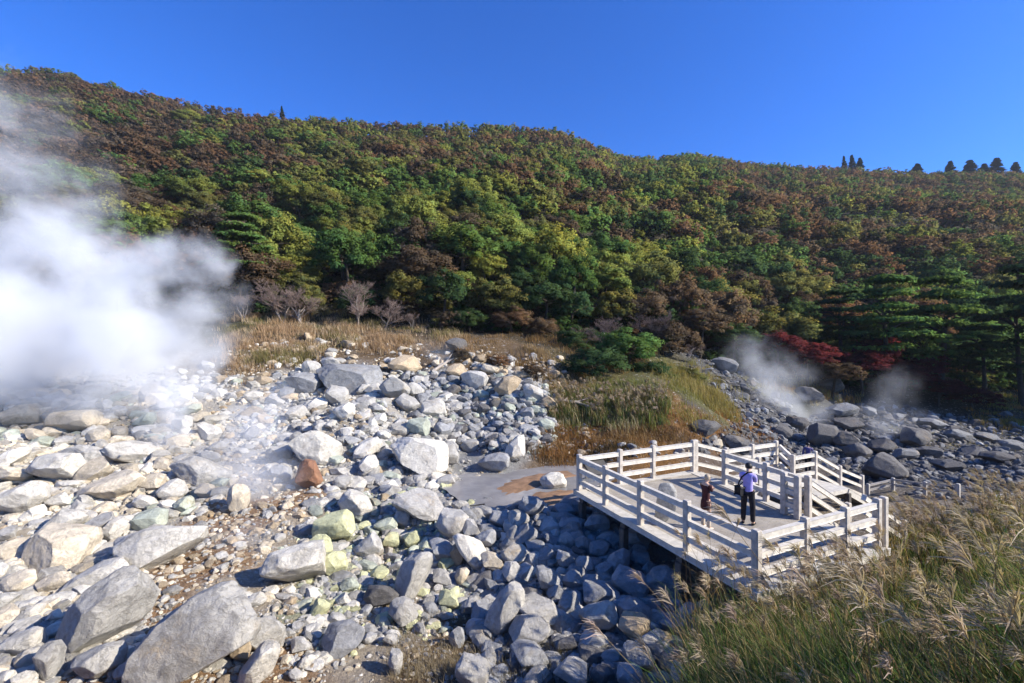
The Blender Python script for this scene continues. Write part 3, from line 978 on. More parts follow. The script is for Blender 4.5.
def person(label, loc, rz, H, top, bottom, shoes, hair, coat_len=0.0, stance=.09, hands=((.12, .30, 1.14), (-.12, .30, 1.14)), bow=.25, hairlong=False, female=False):
    """standing figure facing local -y... built facing +y; H = height in metres, hands = where the two hands are (for 1.7 m)"""
    k = H / 1.7
    shw = .185 if not female else .165
    hipw = .085
    neck = Vector((0, .015, 1.44)); head = Vector((0, .02 + bow * .12, 1.56 - bow * .02))
    # skin: one continuous body
    V = [(0, 0, .93), (0, .0, 1.08), (0, -.01, 1.25), (0, -.005, 1.38), tuple(neck), tuple(head), (0, head.y + .02, head.z + .075)]
    E = [(0, 1), (1, 2), (2, 3), (3, 4), (4, 5), (5, 6)]
    R = [(.115, .085), (.105, .08), (.125, .09), (.10, .075), (.045, .05), (.072, .088), (.066, .08)]
    arms = []
    for s, hp in ((1, hands[0]), (-1, hands[1])):
        hp = Vector(hp)
        sh = Vector((s * shw, -.005, 1.37))
        el_ = (sh + hp) / 2 + Vector((s * .045, -.05, -.10))
        b = len(V)
        V += [tuple(sh), tuple(el_), tuple(hp)]
        E += [(3, b), (b, b + 1), (b + 1, b + 2)]
        R += [(.055, .055), (.042, .042), (.028, .024)]
        d = (hp - el_).normalized()
        palm = hp + d * .05
        V.append(tuple(palm)); E.append((b + 2, b + 3)); R.append((.036, .018))
        sidev = Vector((-s, 0, 0)); 
        acr = d.cross(sidev).normalized()
        for j, (off, ln) in enumerate(((-.027, .055), (-.009, .068), (.009, .063), (.027, .05))):
            c0 = len(V)
            r0 = palm + acr * off + d * .03
            V += [tuple(r0), tuple(r0 + d * ln * .55 + sidev * .012), tuple(r0 + d * ln * .8 + sidev * .035)]
            E += [(b + 3, c0), (c0, c0 + 1), (c0 + 1, c0 + 2)]
            R += [(.0095, .0095), (.009, .009), (.008, .008)]
        c0 = len(V)
        V += [tuple(hp + d * .03 + acr * -.035 + sidev * .012), tuple(hp + d * .065 + acr * -.05 + sidev * .03)]
        E += [(b + 2, c0), (c0, c0 + 1)]; R += [(.011, .011), (.0095, .0095)]
        arms.append((sh, el_, hp))
    legs = []
    for s in (1, -1):
        hip = Vector((s * hipw, 0, .88)); kn = Vector((s * (stance * .95), .02, .47)); an = Vector((s * stance, -.02, .08)); toe = Vector((s * (stance + .03), .13, .035))
        b = len(V)
        V += [tuple(hip), tuple(kn), tuple(an), tuple(toe)]
        E += [(0, b), (b, b + 1), (b + 1, b + 2), (b + 2, b + 3)]
        R += [(.085, .085), (.055, .058), (.038, .042), (.04, .028)]
        legs.append((hip, kn, an, toe))
    sc = lambda vs: [tuple(Vector(v) * k) for v in vs]
    rs = lambda rr: [(a * k, b * k) for a, b in rr]
    root = empty('person', loc, rz)
    props(root, label, 'person')
    link('body', skin_mesh('body', sc(V), E, rs(R), 2), root, SKIN)
    # face: nose, eyes and ears on the head
    hc = head
    for s in (1, -1):
        bm = bmesh.new(); bmesh.ops.create_uvsphere(bm, u_segments=8, v_segments=6, radius=.011 * k)
        for v in bm.verts: v.co += Vector((s * .03, hc.y + .088, hc.z + .03)) * k
        me = bpy.data.meshes.new('eye'); bm.to_mesh(me); bm.free(); link('eye', me, root, EYEW)
        link('ear', skin_mesh('ear', sc([(s * .074, hc.y, hc.z + .01), (s * .085, hc.y - .015, hc.z + .035), (s * .076, hc.y - .005, hc.z - .02)]), [(0, 1), (0, 2)], rs([(.014, .014), (.012, .012), (.01, .01)]), 1), root, SKIN)
    link('nose', skin_mesh('nose', sc([(0, hc.y + .08, hc.z + .03), (0, hc.y + .108, hc.z - .005)]), [(0, 1)], rs([(.012, .012), (.016, .014)]), 1), root, SKIN)
    link('mouth', box_mesh('mouth', Vector((-.022, hc.y + .088, hc.z - .038)) * k, Vector((.022, hc.y + .088, hc.z - .038)) * k, .012 * k, .008 * k, bevel=.002), root, simple_mat('lips', (.35, .14, .12), .6))
    # hair
    bm = bmesh.new(); bmesh.ops.create_icosphere(bm, subdivisions=3, radius=1.0)
    for v in bm.verts:
        q = v.co.copy()
        zz = q.z * (.098 if q.z > 0 else (.12 if hairlong else .085))
        back = 1.0 if q.y < .25 else .82
        wv = 1 + .06 * noise.noise(q * 3.3)
        v.co = Vector((q.x * .092 * wv, hc.y - .018 + q.y * .098 * back * wv, hc.z + .052 + zz * wv)) * k
    # the face side is cut away
    bmesh.ops.delete(bm, geom=[v for v in bm.verts if v.co.y / k > hc.y + .035 and v.co.z / k < hc.z + .055], context='VERTS')
    me = bpy.data.meshes.new('hair'); bm.to_mesh(me); bm.free()
    for p_ in me.polygons: p_.use_smooth = True
    link('hair', me, root, hair)
    # upper garment with sleeves
    tv = [(0, 0, .90), (0, 0, 1.06), (0, -.01, 1.24), (0, -.005, 1.385), (0, .01, 1.43)]
    te = [(0, 1), (1, 2), (2, 3), (3, 4)]
    tr = [(.15, .13) if not coat_len else (.165, .155), (.135, .105), (.15, .115), (.115, .09), (.06, .06)]
    if coat_len:
        tv += [(0, 0, .90 - coat_len * .6), (0, 0, .90 - coat_len)]
        te += [(0, 5), (5, 6)]; tr += [(.175, .165), (.185, .175)]
    for sh, el_, hp in arms:
        b = len(tv)
        w_ = el_.lerp(hp, .86)
        tv += [tuple(sh), tuple(el_), tuple(w_)]
        te += [(3, b), (b, b + 1), (b + 1, b + 2)]
        tr += [(.062, .062), (.052, .052), (.043, .043)]
    link('coat' if coat_len else 'shirt', skin_mesh('shirt', sc(tv), te, rs(tr), 2, 1), root, top)
    # trousers
    bv = [(0, 0, .94)]; be = []; br = [(.13, .10) if not coat_len else (.07, .06)]
    for hip, kn, an, toe in legs:
        b = len(bv)
        bv += [tuple(hip), tuple(kn), tuple(an + Vector((0, .01, .0)))]
        be += [(0, b), (b, b + 1), (b + 1, b + 2)]
        br += [(.098, .098) if not coat_len else (.07, .07), (.075, .078) if not coat_len else (.062, .062), (.062, .066)]
    link('trousers', skin_mesh('trousers', sc(bv), be, rs(br), 2), root, bottom)
    for hip, kn, an, toe in legs:
        link('shoe', skin_mesh('shoe', sc([tuple(an + Vector((0, -.03, -.035))), tuple((an + toe) / 2 + Vector((0, 0, -.012))), tuple(toe + Vector((0, .02, .005)))]), [(0, 1), (1, 2)], rs([(.045, .042), (.047, .042), (.042, .032)]), 2), root, shoes)
    return root, arms, k
woman_at = dk(706, 529)
person('woman in dark maroon coat and pale leggings, hands raised to her chest', woman_at, math.radians(-62), 1.46, MAROON, KHAKI, SHOEW, BLONDH,
       coat_len=.30, stance=.11, hands=((.07, .20, 1.26), (-.04, .22, 1.22)), bow=.55, hairlong=True, female=True)
man_at = dk(748, 524.5)
man, marms, mk = person('man in lavender shirt and black trousers with head bowed over a camera', man_at, math.radians(-38), 1.68, PURPLE, BLACKC, SHOEB, BLACKH,
       stance=.12, hands=((.06, .28, 1.22), (-.06, .28, 1.22)), bow=.75)
bag = empty('shoulder_bag', man_at, math.radians(-38))
props(bag, 'black shoulder bag hanging on the back of the man in lavender', 'bag')
BAGM = simple_mat('black_bag_cloth', (.012, .012, .014), .7, .3, 12)
link('pouch', box_mesh('pouch', Vector((-.27, -.07, .92)), Vector((-.10, -.17, .92)), .10, .20, bevel=.035), bag, BAGM)
sv = [(-.2, -.17, 1.0), (-.2, -.15, 1.15), (-.12, -.14, 1.32), (0.02, -.10, 1.455), (.10, -.0, 1.45), (.08, .10, 1.36), (-.08, .13, 1.18), (-.2, .03, 1.05), (-.22, -.08, .98)]
link('strap', skin_mesh('strap', sv, [(i, i + 1) for i in range(8)], [(.02, .008)] * 9, 1), bag, BAGM)
cam_o = link('compact_camera', box_mesh('compact_camera', Vector((-.055, .36, 1.22)), Vector((.055, .36, 1.22)), .04, .07, bevel=.008), None, BAGM)
cam_o.location = man_at; cam_o.rotation_euler = (0, 0, math.radians(-38)); props(cam_o, 'small dark camera held in the hands of the man in lavender', 'camera')
for i in range(120):
    d = 18 + i * .1
    g3 = Vector(((808 - CX) / F * d, d, gz((808 - CX) / F * d, d)))
    if d > 20.4 and g3.z + 1.68 >= ZC - (443 - CY) / F * d: break
person('person in dusky purple jacket standing beyond the lower landing', g3, math.radians(-25), 1.68, DUSK, BLACKC, SHOEB, BLACKH, bow=.2, hands=((.24, .05, .88), (-.24, .05, .88)))
# ------------------------------------------------------------------ foliage
def leaf_material(name, source, trans=.35, soft=True):
    m, nt, out = new_mat(name)
    a = N(nt, 'ShaderNodeAttribute', attribute_name='tint')
    if source == 'object':
        oi = N(nt, 'ShaderNodeObjectInfo')
        c = mixc(nt, oi.outputs['Color'], a.outputs['Color'], 1.0, 'MULTIPLY')
    else:
        c = a.outputs['Color']
    d = N(nt, 'ShaderNodeBsdfDiffuse')
    if soft:
        sa = N(nt, 'ShaderNodeAttribute', attribute_name='soft')
        vt = N(nt, 'ShaderNodeVectorTransform', vector_type='NORMAL', convert_from='OBJECT', convert_to='WORLD')
        nm = N(nt, 'ShaderNodeVectorMath', operation='NORMALIZE')
        nt.links.new(sa.outputs['Vector'], vt.inputs[0]); nt.links.new(vt.outputs[0], nm.inputs[0]); nt.links.new(nm.outputs[0], d.inputs['Normal'])
    t = N(nt, 'ShaderNodeBsdfTranslucent')
    nt.links.new(c, d.inputs['Color'])
    c2 = mixc(nt, c, (1.25, 1.2, .7), 1.0, 'MULTIPLY')
    nt.links.new(c2, t.inputs['Color'])
    mx = N(nt, 'ShaderNodeMixShader'); mx.inputs[0].default_value = trans
    nt.links.new(d.outputs[0], mx.inputs[1]); nt.links.new(t.outputs[0], mx.inputs[2])
    nt.links.new(mx.outputs[0], out.inputs['Surface'])
    return m
LEAF_OBJ = leaf_material('leaf_clumps', 'object', .22)
LEAF_TINT = leaf_material('forest_leaves', 'attr', .22)
GRASS_MAT = leaf_material('grass_blades', 'attr', .35, False)
BARK = simple_mat('bark', (.06, .048, .038), .95, .3, 6, .03, .1)
PALEBARK = simple_mat('pale_bark', (.36, .31, .26), .9, .25, 9, .02, .1)
TWIG = simple_mat('twig_bark', (.20, .145, .12), .95, .3, 9, .01, .1)
STEMB = simple_mat('grey_stem', (.27, .225, .185), .95, .3, 9, .01, .1)

def leaf_quads(C, Nrm, size, rg, aspect=1.5):
    """quads centred at C facing Nrm"""
    n = len(C)
    t = rg.normal(size=(n, 3))
    t -= Nrm * (t * Nrm).sum(1, keepdims=True)
    t /= np.linalg.norm(t, axis=1, keepdims=True) + 1e-9
    b = np.cross(Nrm, t)
    s = (size * rg.uniform(.6, 1.3, n))[:, None]
    A = C + t * s * aspect * .5
    B = C + b * s * .5
    D = C - b * s * .5
    E = C - t * s * aspect * .5
    V = np.stack([A, B, E, D], 1).reshape(-1, 3)
    Fq = np.arange(n * 4).reshape(n, 4)
    return V, Fq

def crown(seed, nclump, nleaf, size, rx=1.0, rz=.75, style='round'):
    rg = np.random.default_rng(seed)
    Cs, Ns, Ts, Ss = [], [], [], []
    for i in range(nclump):
        while True:
            p = rg.normal(size=3); p /= np.linalg.norm(p)
            if p[2] > -.45: break
        if style == 'round':
            rr = rg.uniform(.55, .98) * (1 + .22 * math.sin(p[0] * 5 + seed) * math.cos(p[1] * 4 + seed * 2))
            c = p * np.array([rx, rx, rz]) * rr
            cr = rg.uniform(.15, .33) * rx
            cz = cr * .8
        elif style == 'pad':        # flat tiers of a pine
            tier = rg.integers(0, 6)
            h = -.55 + tier * .27
            rad = (1.05 - .14 * tier) * rg.uniform(.15, 1.0)
            an = rg.uniform(0, 6.28)
            c = np.array([math.cos(an) * rad * rx, math.sin(an) * rad * rx, h * 1.25 + rg.uniform(-.06, .06) - rad * .10])
            cr = rg.uniform(.18, .32) * rx; cz = cr * .28
        else:                        # cone
            h = rg.uniform(0, 1) ** .8
            rad = (1 - h) * .42 * rg.uniform(.5, 1.0) + .03
            an = rg.uniform(0, 6.28)
            c = np.array([math.cos(an) * rad, math.sin(an) * rad, h * 2 - 1])
            cr = .10 + .13 * (1 - h); cz = cr * .55
        q = rg.normal(size=(nleaf, 3)); q /= np.linalg.norm(q, axis=1)[:, None]
        q[:, 2] = np.where(q[:, 2] < -.3, -q[:, 2], q[:, 2])
        rad = rg.uniform(.45, 1.05, (nleaf, 1))
        P = c + q * rad * np.array([cr, cr, cz])
        nn = q + np.array([0, 0, .5]) + rg.normal(size=(nleaf, 3)) * .42
        nn /= np.linalg.norm(nn, axis=1)[:, None]
        Cs.append(P); Ns.append(nn)
        out_ = P / np.array([rx, rx, rz]); out_[:, 2] += .15
        out_ = out_ / (np.linalg.norm(out_, axis=1)[:, None] + 1e-6)
        sf = out_ * .75 + q * .65 + rg.normal(size=(nleaf, 3)) * .16
        Ss.append(np.repeat(sf / np.linalg.norm(sf, axis=1)[:, None], 4, axis=0))
        base = rg.uniform(.8, 1.2)
        warm = rg.uniform(-.12, .12)
        v = base * rg.uniform(.75, 1.25, (nleaf, 1)) * np.array([1 + warm, 1.0, 1 - warm])
        Ts.append(np.repeat(v, 4, axis=0))
    V, Fq = leaf_quads(np.concatenate(Cs), np.concatenate(Ns), size, rg, 1.5 if style != 'pad' else 2.4)
    return V, Fq, np.concatenate(Ts), np.concatenate(Ss)

def tube(pts, radii, sides=6):
    V, Fq = [], []
    n = len(pts)
    for i in range(n):
        p = np.array(pts[i])
        d = np.array(pts[min(i + 1, n - 1)]) - np.array(pts[max(i - 1, 0)])
        d = d / (np.linalg.norm(d) + 1e-9)
        u = np.cross(d, [0.3, 1, 0.1]); u /= np.linalg.norm(u) + 1e-9
        w = np.cross(d, u)
        for k in range(sides):
            a = 2 * math.pi * k / sides
            V.append(p + (u * math.cos(a) + w * math.sin(a)) * radii[i])
    for i in range(n - 1):
        for k in range(sides):
            Fq.append((i * sides + k, i * sides + (k + 1) % sides, (i + 1) * sides + (k + 1) % sides, (i + 1) * sides + k))
    return np.array(V), np.array(Fq)

def join(parts):
    Vs, Fs, b = [], [], 0
    for V, Fq in parts:
        Vs.append(V); Fs.append(Fq + b); b += len(V)
    return np.concatenate(Vs), np.concatenate(Fs)

def trunk_mesh(seed, spread=.6):
    rg = np.random.default_rng(seed)
    parts = []
    lean = rg.uniform(-.1, .1, 2)
    main = [(lean[0] * t * 1.5, lean[1] * t * 1.5, -1.5 + t * 1.6) for t in np.linspace(0, 1, 5)]
    parts.append(tube(main, np.linspace(.07, .04, 5)))
    top = np.array(main[-1])
    for i in range(6):
        a = i * 1.05 + rg.uniform(-.3, .3)
        s = np.array(main[3]) + (top - np.array(main[3])) * rg.uniform(0, 1)
        e = s + np.array([math.cos(a) * spread, math.sin(a) * spread, rg.uniform(.04, .22)])
        mid_ = (s + e) / 2 + np.array([0, 0, .08])
        parts.append(tube([s, mid_, e], [.032, .02, .008], 5))
    V, Fq = join(parts)
    me = mesh_np('trunk', V, Fq, True)
    me.materials.append(BARK)
    return me

def branch_tree(seed, levels=6, twig=.004):
    """bare tree: (trunk part, twig part), height about 1"""
    rg = np.random.default_rng(seed)
    big, fine = [], []
    def grow(p, d, L, r, lev):
        pts = [p]; dd = d.copy()
        for i in range(3):
            dd = dd + rg.normal(size=3) * .16 + np.array([0, 0, .05]); dd /= np.linalg.norm(dd)
            pts.append(pts[-1] + dd * L / 3)
        rr = np.linspace(r, r * .62, 4)
        (big if lev < 2 else fine).append(tube(pts, rr, 5 if lev < 2 else 3))
        if lev >= levels: return
        for k in range(rg.integers(2, 4) + (1 if lev > 1 else 0)):
            s = pts[rg.integers(1, 4)]
            nd = dd + rg.normal(size=3) * .62
            nd[2] = abs(nd[2]) * .8 + .12
            nd /= np.linalg.norm(nd)
            grow(s, nd, L * rg.uniform(.58, .82), max(r * .58, .0016), lev + 1)
    for k in range(2):
        d = np.array([rg.uniform(-.45, .45), rg.uniform(-.4, .4), 1.0]); d /= np.linalg.norm(d)
        grow(np.zeros(3), d, .34, .017, 0)
    return join(big), join(fine)

CROWNS = []
for k in range(7):
    V, Fq, T, S_ = crown(20 + k, 72, 125, .050, 1.0, .82)
    me = mesh_np('crown', V, Fq, False, T, soft=S_); me.materials.append(LEAF_OBJ); CROWNS.append(me)
PADS = []
for k in range(3):
    V, Fq, T, S_ = crown(60 + k, 110, 70, .045, 1.0, 1.0, 'pad')
    me = mesh_np('crown', V, Fq, False, T, soft=S_); me.materials.append(LEAF_OBJ); PADS.append(me)
CONES = []
for k in range(3):
    V, Fq, T, S_ = crown(70 + k, 110, 40, .08, 1.0, 1.0, 'cone')
    me = mesh_np('crown', V, Fq, False, T, soft=S_); me.materials.append(LEAF_OBJ); CONES.append(me)
TRUNKS = [trunk_mesh(80 + k) for k in range(4)]
BARE = []
for k in range(4):
    a, b = branch_tree(90 + k)
    ma = mesh_np('trunk', a[0], a[1], True); ma.materials.append(STEMB)
    mb = mesh_np('twigs', b[0], b[1], True); mb.materials.append(TWIG)
    BARE.append((ma, mb))

HUES = {'rust': ((.135, .080, .046), 'rust brown'), 'umber': ((.098, .070, .046), 'dull brown'), 'olive': ((.125, .125, .040), 'olive'), 'lime': ((.165, .182, .042), 'yellow green'),
        'gold': ((.30, .19, .022), 'golden yellow'), 'green': ((.080, .135, .036), 'green'), 'deep': ((.046, .078, .030), 'dark green'), 'crimson': ((.092, .022, .025), 'crimson'),
        'orange': ((.30, .115, .02), 'orange')}
def hue_at(px, py, x, y):
    n = vnoise(np.array([x]), np.array([y]), 24, 11)[0] - .5
    n2 = vnoise(np.array([x]), np.array([y]), 40, 12)[0] - .5
    if py > 285 and px < 720:
        w = {'deep': 6, 'olive': 2, 'rust': 1.5 + 4 * n, 'green': 2, 'umber': 2.5}
    elif px > 720 and py > 255:
        w = {'deep': 5, 'green': 2.5, 'olive': 3, 'umber': 2, 'rust': 1.2}
    elif px < 270:
        w = {'rust': 6 + 6 * n, 'umber': 6, 'olive': 2, 'lime': max(.05, .4 - 4 * n), 'green': max(.1, 1.3 - 4 * n), 'deep': .5}
    elif py < 175 and px < 640:
        w = {'rust': 3 + 8 * n, 'umber': 3, 'olive': 4.5, 'lime': max(.05, 1.5 - 7 * n), 'green': 2 - 4 * n, 'deep': 1.2}
    elif px < 720:
        w = {'lime': 4.2 - 10 * n, 'green': 4.5 - 4 * n, 'olive': 4.5, 'rust': 1.3 + 8 * n, 'deep': 2, 'umber': 1}
    else:
        w = {'umber': 5, 'rust': 3 + 8 * n, 'olive': 4, 'green': 2 - 3 * n, 'lime': max(.05, .6 - 5 * n), 'deep': 2.4}  # brown wood; hues kept darker here to paint in the slope's shade
    ks = list(w); return random.choices(ks, [max(.05, w[k]) for k in ks])[0]

TREES = []      # dict per tree
# trees with a place of their own: name, px, py of the middle of the crown, distance, half width (m), hue, style, squash, label
SPECIAL = [
 ('broadleaf_tree', 240, 245, 45, 3.3, 'green', 'pad', .85, 'bright green tiered tree standing just right of the big steam cloud'),
 ('broadleaf_tree', 322, 176, 118, 3.6, 'orange', 'round', .8, 'orange yellow tree, the only one of its colour on the upper slope'),
 ('broadleaf_tree', 292, 160, 128, 5.5, 'lime', 'round', .8, 'wide yellow green tree just left above the orange yellow tree'),
 ('broadleaf_tree', 190, 122, 172, 6.5, 'lime', 'round', .7, 'yellow green tree alone among rust crowns under the upper ridge'),
 ('pine_tree', 888, 318, 48, 4.6, 'green', 'pad', .9, 'spreading green pine with a bare trunk above the crimson shrubs'),
 ('pine_tree', 940, 322, 50, 4.8, 'green', 'pad', .95, 'dark green pine right of the pine with the bare trunk'),
 ('pine_tree', 842, 318, 53, 3.8, 'deep', 'pad', .8, 'small dark pine left of the pine with the bare trunk'),
 ('pine_tree', 1022, 312, 50, 4.4, 'deep', 'pad', 1.1, 'very dark tall pine cut by the edge of the view'),
 ('pine_tree', 985, 345, 53, 3.8, 'deep', 'pad', .8, 'low dark pine between the two largest pines and the edge'),
 ('maple_shrub', 775, 346, 46.5, 2.4, 'crimson', 'round', .7, 'crimson maple shrub behind the steam vent of the grey slope'),
 ('maple_shrub', 808, 357, 46.5, 2.5, 'crimson', 'round', .7, 'crimson maple shrub second from the grey slope, below brown trees'),
 ('maple_shrub', 862, 366, 47, 2.7, 'crimson', 'round', .65, 'crimson maple shrub directly under the spreading pine'),
 ('maple_shrub', 902, 374, 47.5, 2.6, 'crimson', 'round', .6, 'crimson maple shrub right below the bare pine trunk'),
 ('maple_shrub', 938, 388, 47.5, 2.3, 'crimson', 'round', .6, 'lowest crimson maple shrub, beside orange grass of the stream'),
 ('maple_shrub', 972, 398, 47.5, 2.2, 'crimson', 'round', .6, 'crimson maple shrub furthest along the stream, past the orange grass'),
 ('maple_shrub', 880, 352, 48.5, 2.4, 'crimson', 'round', .7, 'crimson maple shrub half hidden behind the two under the spreading pine'),
 ('maple_shrub', 920, 368, 49.5, 2.4, 'crimson', 'round', .7, 'crimson maple shrub set back between the bare pine trunk and the edge'),
 ('maple_shrub', 832, 374, 46, 2.4, 'umber', 'round', .7, 'dark brown maple shrub between the crimson ones above the stream rocks'),
]
def add_tree(name, px, py, d, r, hue, style, squash, label, group, base=None):
    if base is None:
        x = (px - CX) / F * d
        zc = ZC - (py - CY) / F * d
        zg = gz(x, d)
    else:
        x, d, zg = base
        zc = zg + r * (squash * .8 + random.uniform(.1, .5))
    root = empty(name, (x, d, zg), random.uniform(0, 6.28))
    props(root, label, 'shrub' if 'shrub' in name else 'tree', group)
    me = {'round': CROWNS, 'pad': PADS, 'cone': CONES}[style]
    c = bpy.data.objects.new('crown', random.choice(me)); COL.objects.link(c); c.parent = root
    c.location = (0, 0, zc - zg)
    sq = squash
    c.scale = (r, r * random.uniform(.88, 1.12), r * sq)
    k = random.uniform(.82, 1.2)
    col = HUES[hue][0]
    j = random.uniform(-.08, .08)
    c.color = (col[0] * k * (1 + j), col[1] * k, col[2] * k * (1 - j), 1)
    t = bpy.data.objects.new('trunk', random.choice(TRUNKS)); COL.objects.link(t); t.parent = root
    hgt = max(zc - zg, .6)
    t.scale = (r * .9, r * .9, hgt / 1.5 * 1.0)
    t.location = (0, 0, hgt)
    qx, qy = proj((x, d, zc))
    TREES.append(dict(o=root, px=qx, py=qy, hue=hue, r=r * F / d, special=label is not None and base is None))
    return root
for name, px, py, d, r, hue, style, sq, lab in SPECIAL:
    add_tree(name, px, py, d, r, hue, style, sq, lab, {'pine_tree': 'pines at the foot of the slope', 'maple_shrub': 'maple shrubs above the stream'}.get(name, 'trees of the wooded hillside'))
# conifers on the skyline
for i, (px, py, w, h, lab) in enumerate([(844,160,7,14,'leftmost of three dark conifers close together on the skyline'),(852,160,7,14,'middle of three dark conifers close together on the skyline'),(860,161,9,14,'rightmost of three dark conifers close together on the skyline'),
     (917,167,13,10,'low round dark conifer alone on the skyline, left of the conifer row'),(950,165,12,14,'pointed dark conifer first of the row on the right skyline'),(970,165,14,13,'broad dark conifer second in the row on the right skyline'),
     (984,166,12,11,'dark conifer third in the row on the right skyline'),(996,163,13,15,'tallest dark conifer of the row on the right skyline'),(1015,166,12,13,'dark conifer at the far end of the row on the right skyline'),
     (282,110,5,10,'tiny lone conifer on the skyline above the rust wooded slope')]):
    d = float(np.interp(px, PXR, DR))
    x = (px - CX) / F * d
    zt = ZC - (py - h / 2 - CY) / F * d
    zg = gz(x, d)
    hh = h * d / F * 1.25
    root = empty('conifer', (x, d, zg)); props(root, lab, 'tree', 'conifers along the skyline')
    c = bpy.data.objects.new('crown', CONES[i % 3]); COL.objects.link(c); c.parent = root
    c.rotation_euler = (.05 * (i % 3 - 1), .06 * (i % 2), i * 1.7)
    c.location = (0, 0, zt - zg - hh * .58); c.scale = (w * d / F * (.95, 1.2, 1.05)[i % 3] * (.8, 1.1, .9, 1.0)[i % 4], w * d / F * .95, hh / 2 * (.8, .95, .7, .88)[i % 4]); c.color = (.016, .032, .02, 1)
    t = bpy.data.objects.new('trunk', TRUNKS[i % 4]); COL.objects.link(t); t.parent = root
    hg = max(zt - zg - hh * .7, 1); t.scale = (4, 4, hg / 1.5); t.location = (0, 0, hg)

# the wood that covers the hill
pos = []
sp_ = 4.1
rgt = np.random.default_rng(5)
gx = np.arange(-330, 430, sp_); gy = np.arange(40, 352, sp_)
GX, GY = np.meshgrid(gx, gy)
GX = GX + rgt.uniform(-.42, .42, GX.shape) * sp_; GY = GY + rgt.uniform(-.42, .42, GY.shape) * sp_
PXX = CX + F * GX / GY
ok = (PXX > -130) & (PXX < 1170)
d0 = np.interp(PXX, PXB, D0B); d1 = np.interp(PXX, PXR, DR)
ok &= (GY > d0 + .5) & (GY < d1 + 6)
GX, GY, PXX = GX[ok], GY[ok], PXX[ok]
GZ = ground(GX, GY)
order = np.argsort(GY)
cand = [(GX[i], GY[i], GZ[i]) for i in order]
# thin out with distance beyond 120 m (crowns overlap there)
near, farl = [], []
for x, y, z in cand:
    if y > 120 and random.random() < .30: continue
    px, py = proj((x, y, z + 3))
    if px > 820 and py > 345 and y < 56: continue
    if px < 225 and y < 60 and py > 255 and random.random() < .5: continue
    inview = -25 < px < 1049
    # not on top of the special trees
    if y < 60 and any(abs(px - s[1]) < s[4] * F / s[3] * .6 and abs(py - s[2]) < 26 and abs(y - s[3]) < 4 for s in SPECIAL): continue
    big = random.uniform(1.9, 4.2) if y < 120 else random.uniform(2.7, 4.4)
    if y < 50: big *= .8
    if inview and len(near) < 286: near.append((x, y, z, big))
    else: farl.append((x, y, z, big))
for x, y, z, r in near:
    px, py = proj((x, y, z + r))
    h = hue_at(px, py, x, y)
    add_tree('broadleaf_tree', None, None, None, r, h, 'round', random.uniform(.75, 1.1), None, 'trees of the wooded hillside', (x, y, z))
# the rest of the wood reads as one mass
FARP = [crown(200 + k, 32, 15, .125, 1.0, .8) for k in range(8)]
FARM = [crown(220 + k, 48, 26, .095, 1.0, .8) for k in range(6)]
Vs, Fs, Cs, Ns_, b = [], [], [], [], 0
extra = []
for k in range(24):        # tall trees beyond the edge of the view whose shade falls across the stream
    x = random.uniform(52, 80); y = random.uniform(20, 46)
    if (x / y) < 1.16: x = 1.16 * y + random.uniform(1, 9)
    extra.append((x, y, gz(x, y) + 6.5, random.uniform(4.2, 6.0)))
for x, y, z, r in farl + extra:
    V, Fq, T, S_ = random.choice(FARM if y < 150 else FARP)
    px, py = proj((x, y, z + r))
    hue = hue_at(px, py, x, y) if y > 46 else 'deep'
    k = random.uniform(.8, 1.2)
    col = np.array(HUES[hue][0]) * k
    a = random.uniform(0, 6.28); ca, sa = math.cos(a), math.sin(a)
    sq = random.uniform(.75, 1.1)
    Q = np.stack([(V[:, 0] * ca - V[:, 1] * sa) * r + x, (V[:, 0] * sa + V[:, 1] * ca) * r + y, V[:, 2] * r * sq + z + r * .95], -1)
    Vs.append(Q); Fs.append(Fq + b); Cs.append(T * col); Ns_.append(np.stack([S_[:, 0] * ca - S_[:, 1] * sa, S_[:, 0] * sa + S_[:, 1] * ca, S_[:, 2]], -1)); b += len(Q)
o = link('far_woodland', mesh_np('far_woodland', np.concatenate(Vs), np.concatenate(Fs), False, np.concatenate(Cs), soft=np.concatenate(Ns_)), None, LEAF_TINT)
props(o, 'autumn woodland massed over the upper slopes up to the skyline', 'woodland', None, 'stuff')
print('trees', len(TREES), 'far', len(farl))

Vs, Fs, Cs, Ns_, b = [], [], [], [], 0
for k in range(520):
    px = random.uniform(-60, 1090)
    dd0 = float(np.interp(px, PXB, D0B))
    y = dd0 + random.uniform(-1.2 if px > 700 or 430 < px < 600 else 1.0, 15)
    x = (px - CX) / F * y
    r = random.uniform(.8, 1.9)
    V, Fq, T, S_ = random.choice(FARM)
    hue = random.choices(['deep', 'umber', 'olive', 'rust', 'green'], [5, 4, 2, 1.5, 1])[0]
    a = random.uniform(0, 6.28); ca, sa = math.cos(a), math.sin(a)
    Q = np.stack([(V[:, 0] * ca - V[:, 1] * sa) * r + x, (V[:, 0] * sa + V[:, 1] * ca) * r + y, V[:, 2] * r * .9 + gz(x, y) + r * .45], -1)
    Vs.append(Q); Fs.append(Fq + b); Cs.append(T * np.array(HUES[hue][0]) * random.uniform(.6, 1.1)); Ns_.append(np.stack([S_[:, 0] * ca - S_[:, 1] * sa, S_[:, 0] * sa + S_[:, 1] * ca, S_[:, 2]], -1)); b += len(Q)
o = link('undergrowth', mesh_np('undergrowth', np.concatenate(Vs), np.concatenate(Fs), False, np.concatenate(Cs), soft=np.concatenate(Ns_)), None, LEAF_TINT)
props(o, 'dark tangled undergrowth at the foot of the wooded slope', 'undergrowth', None, 'stuff')

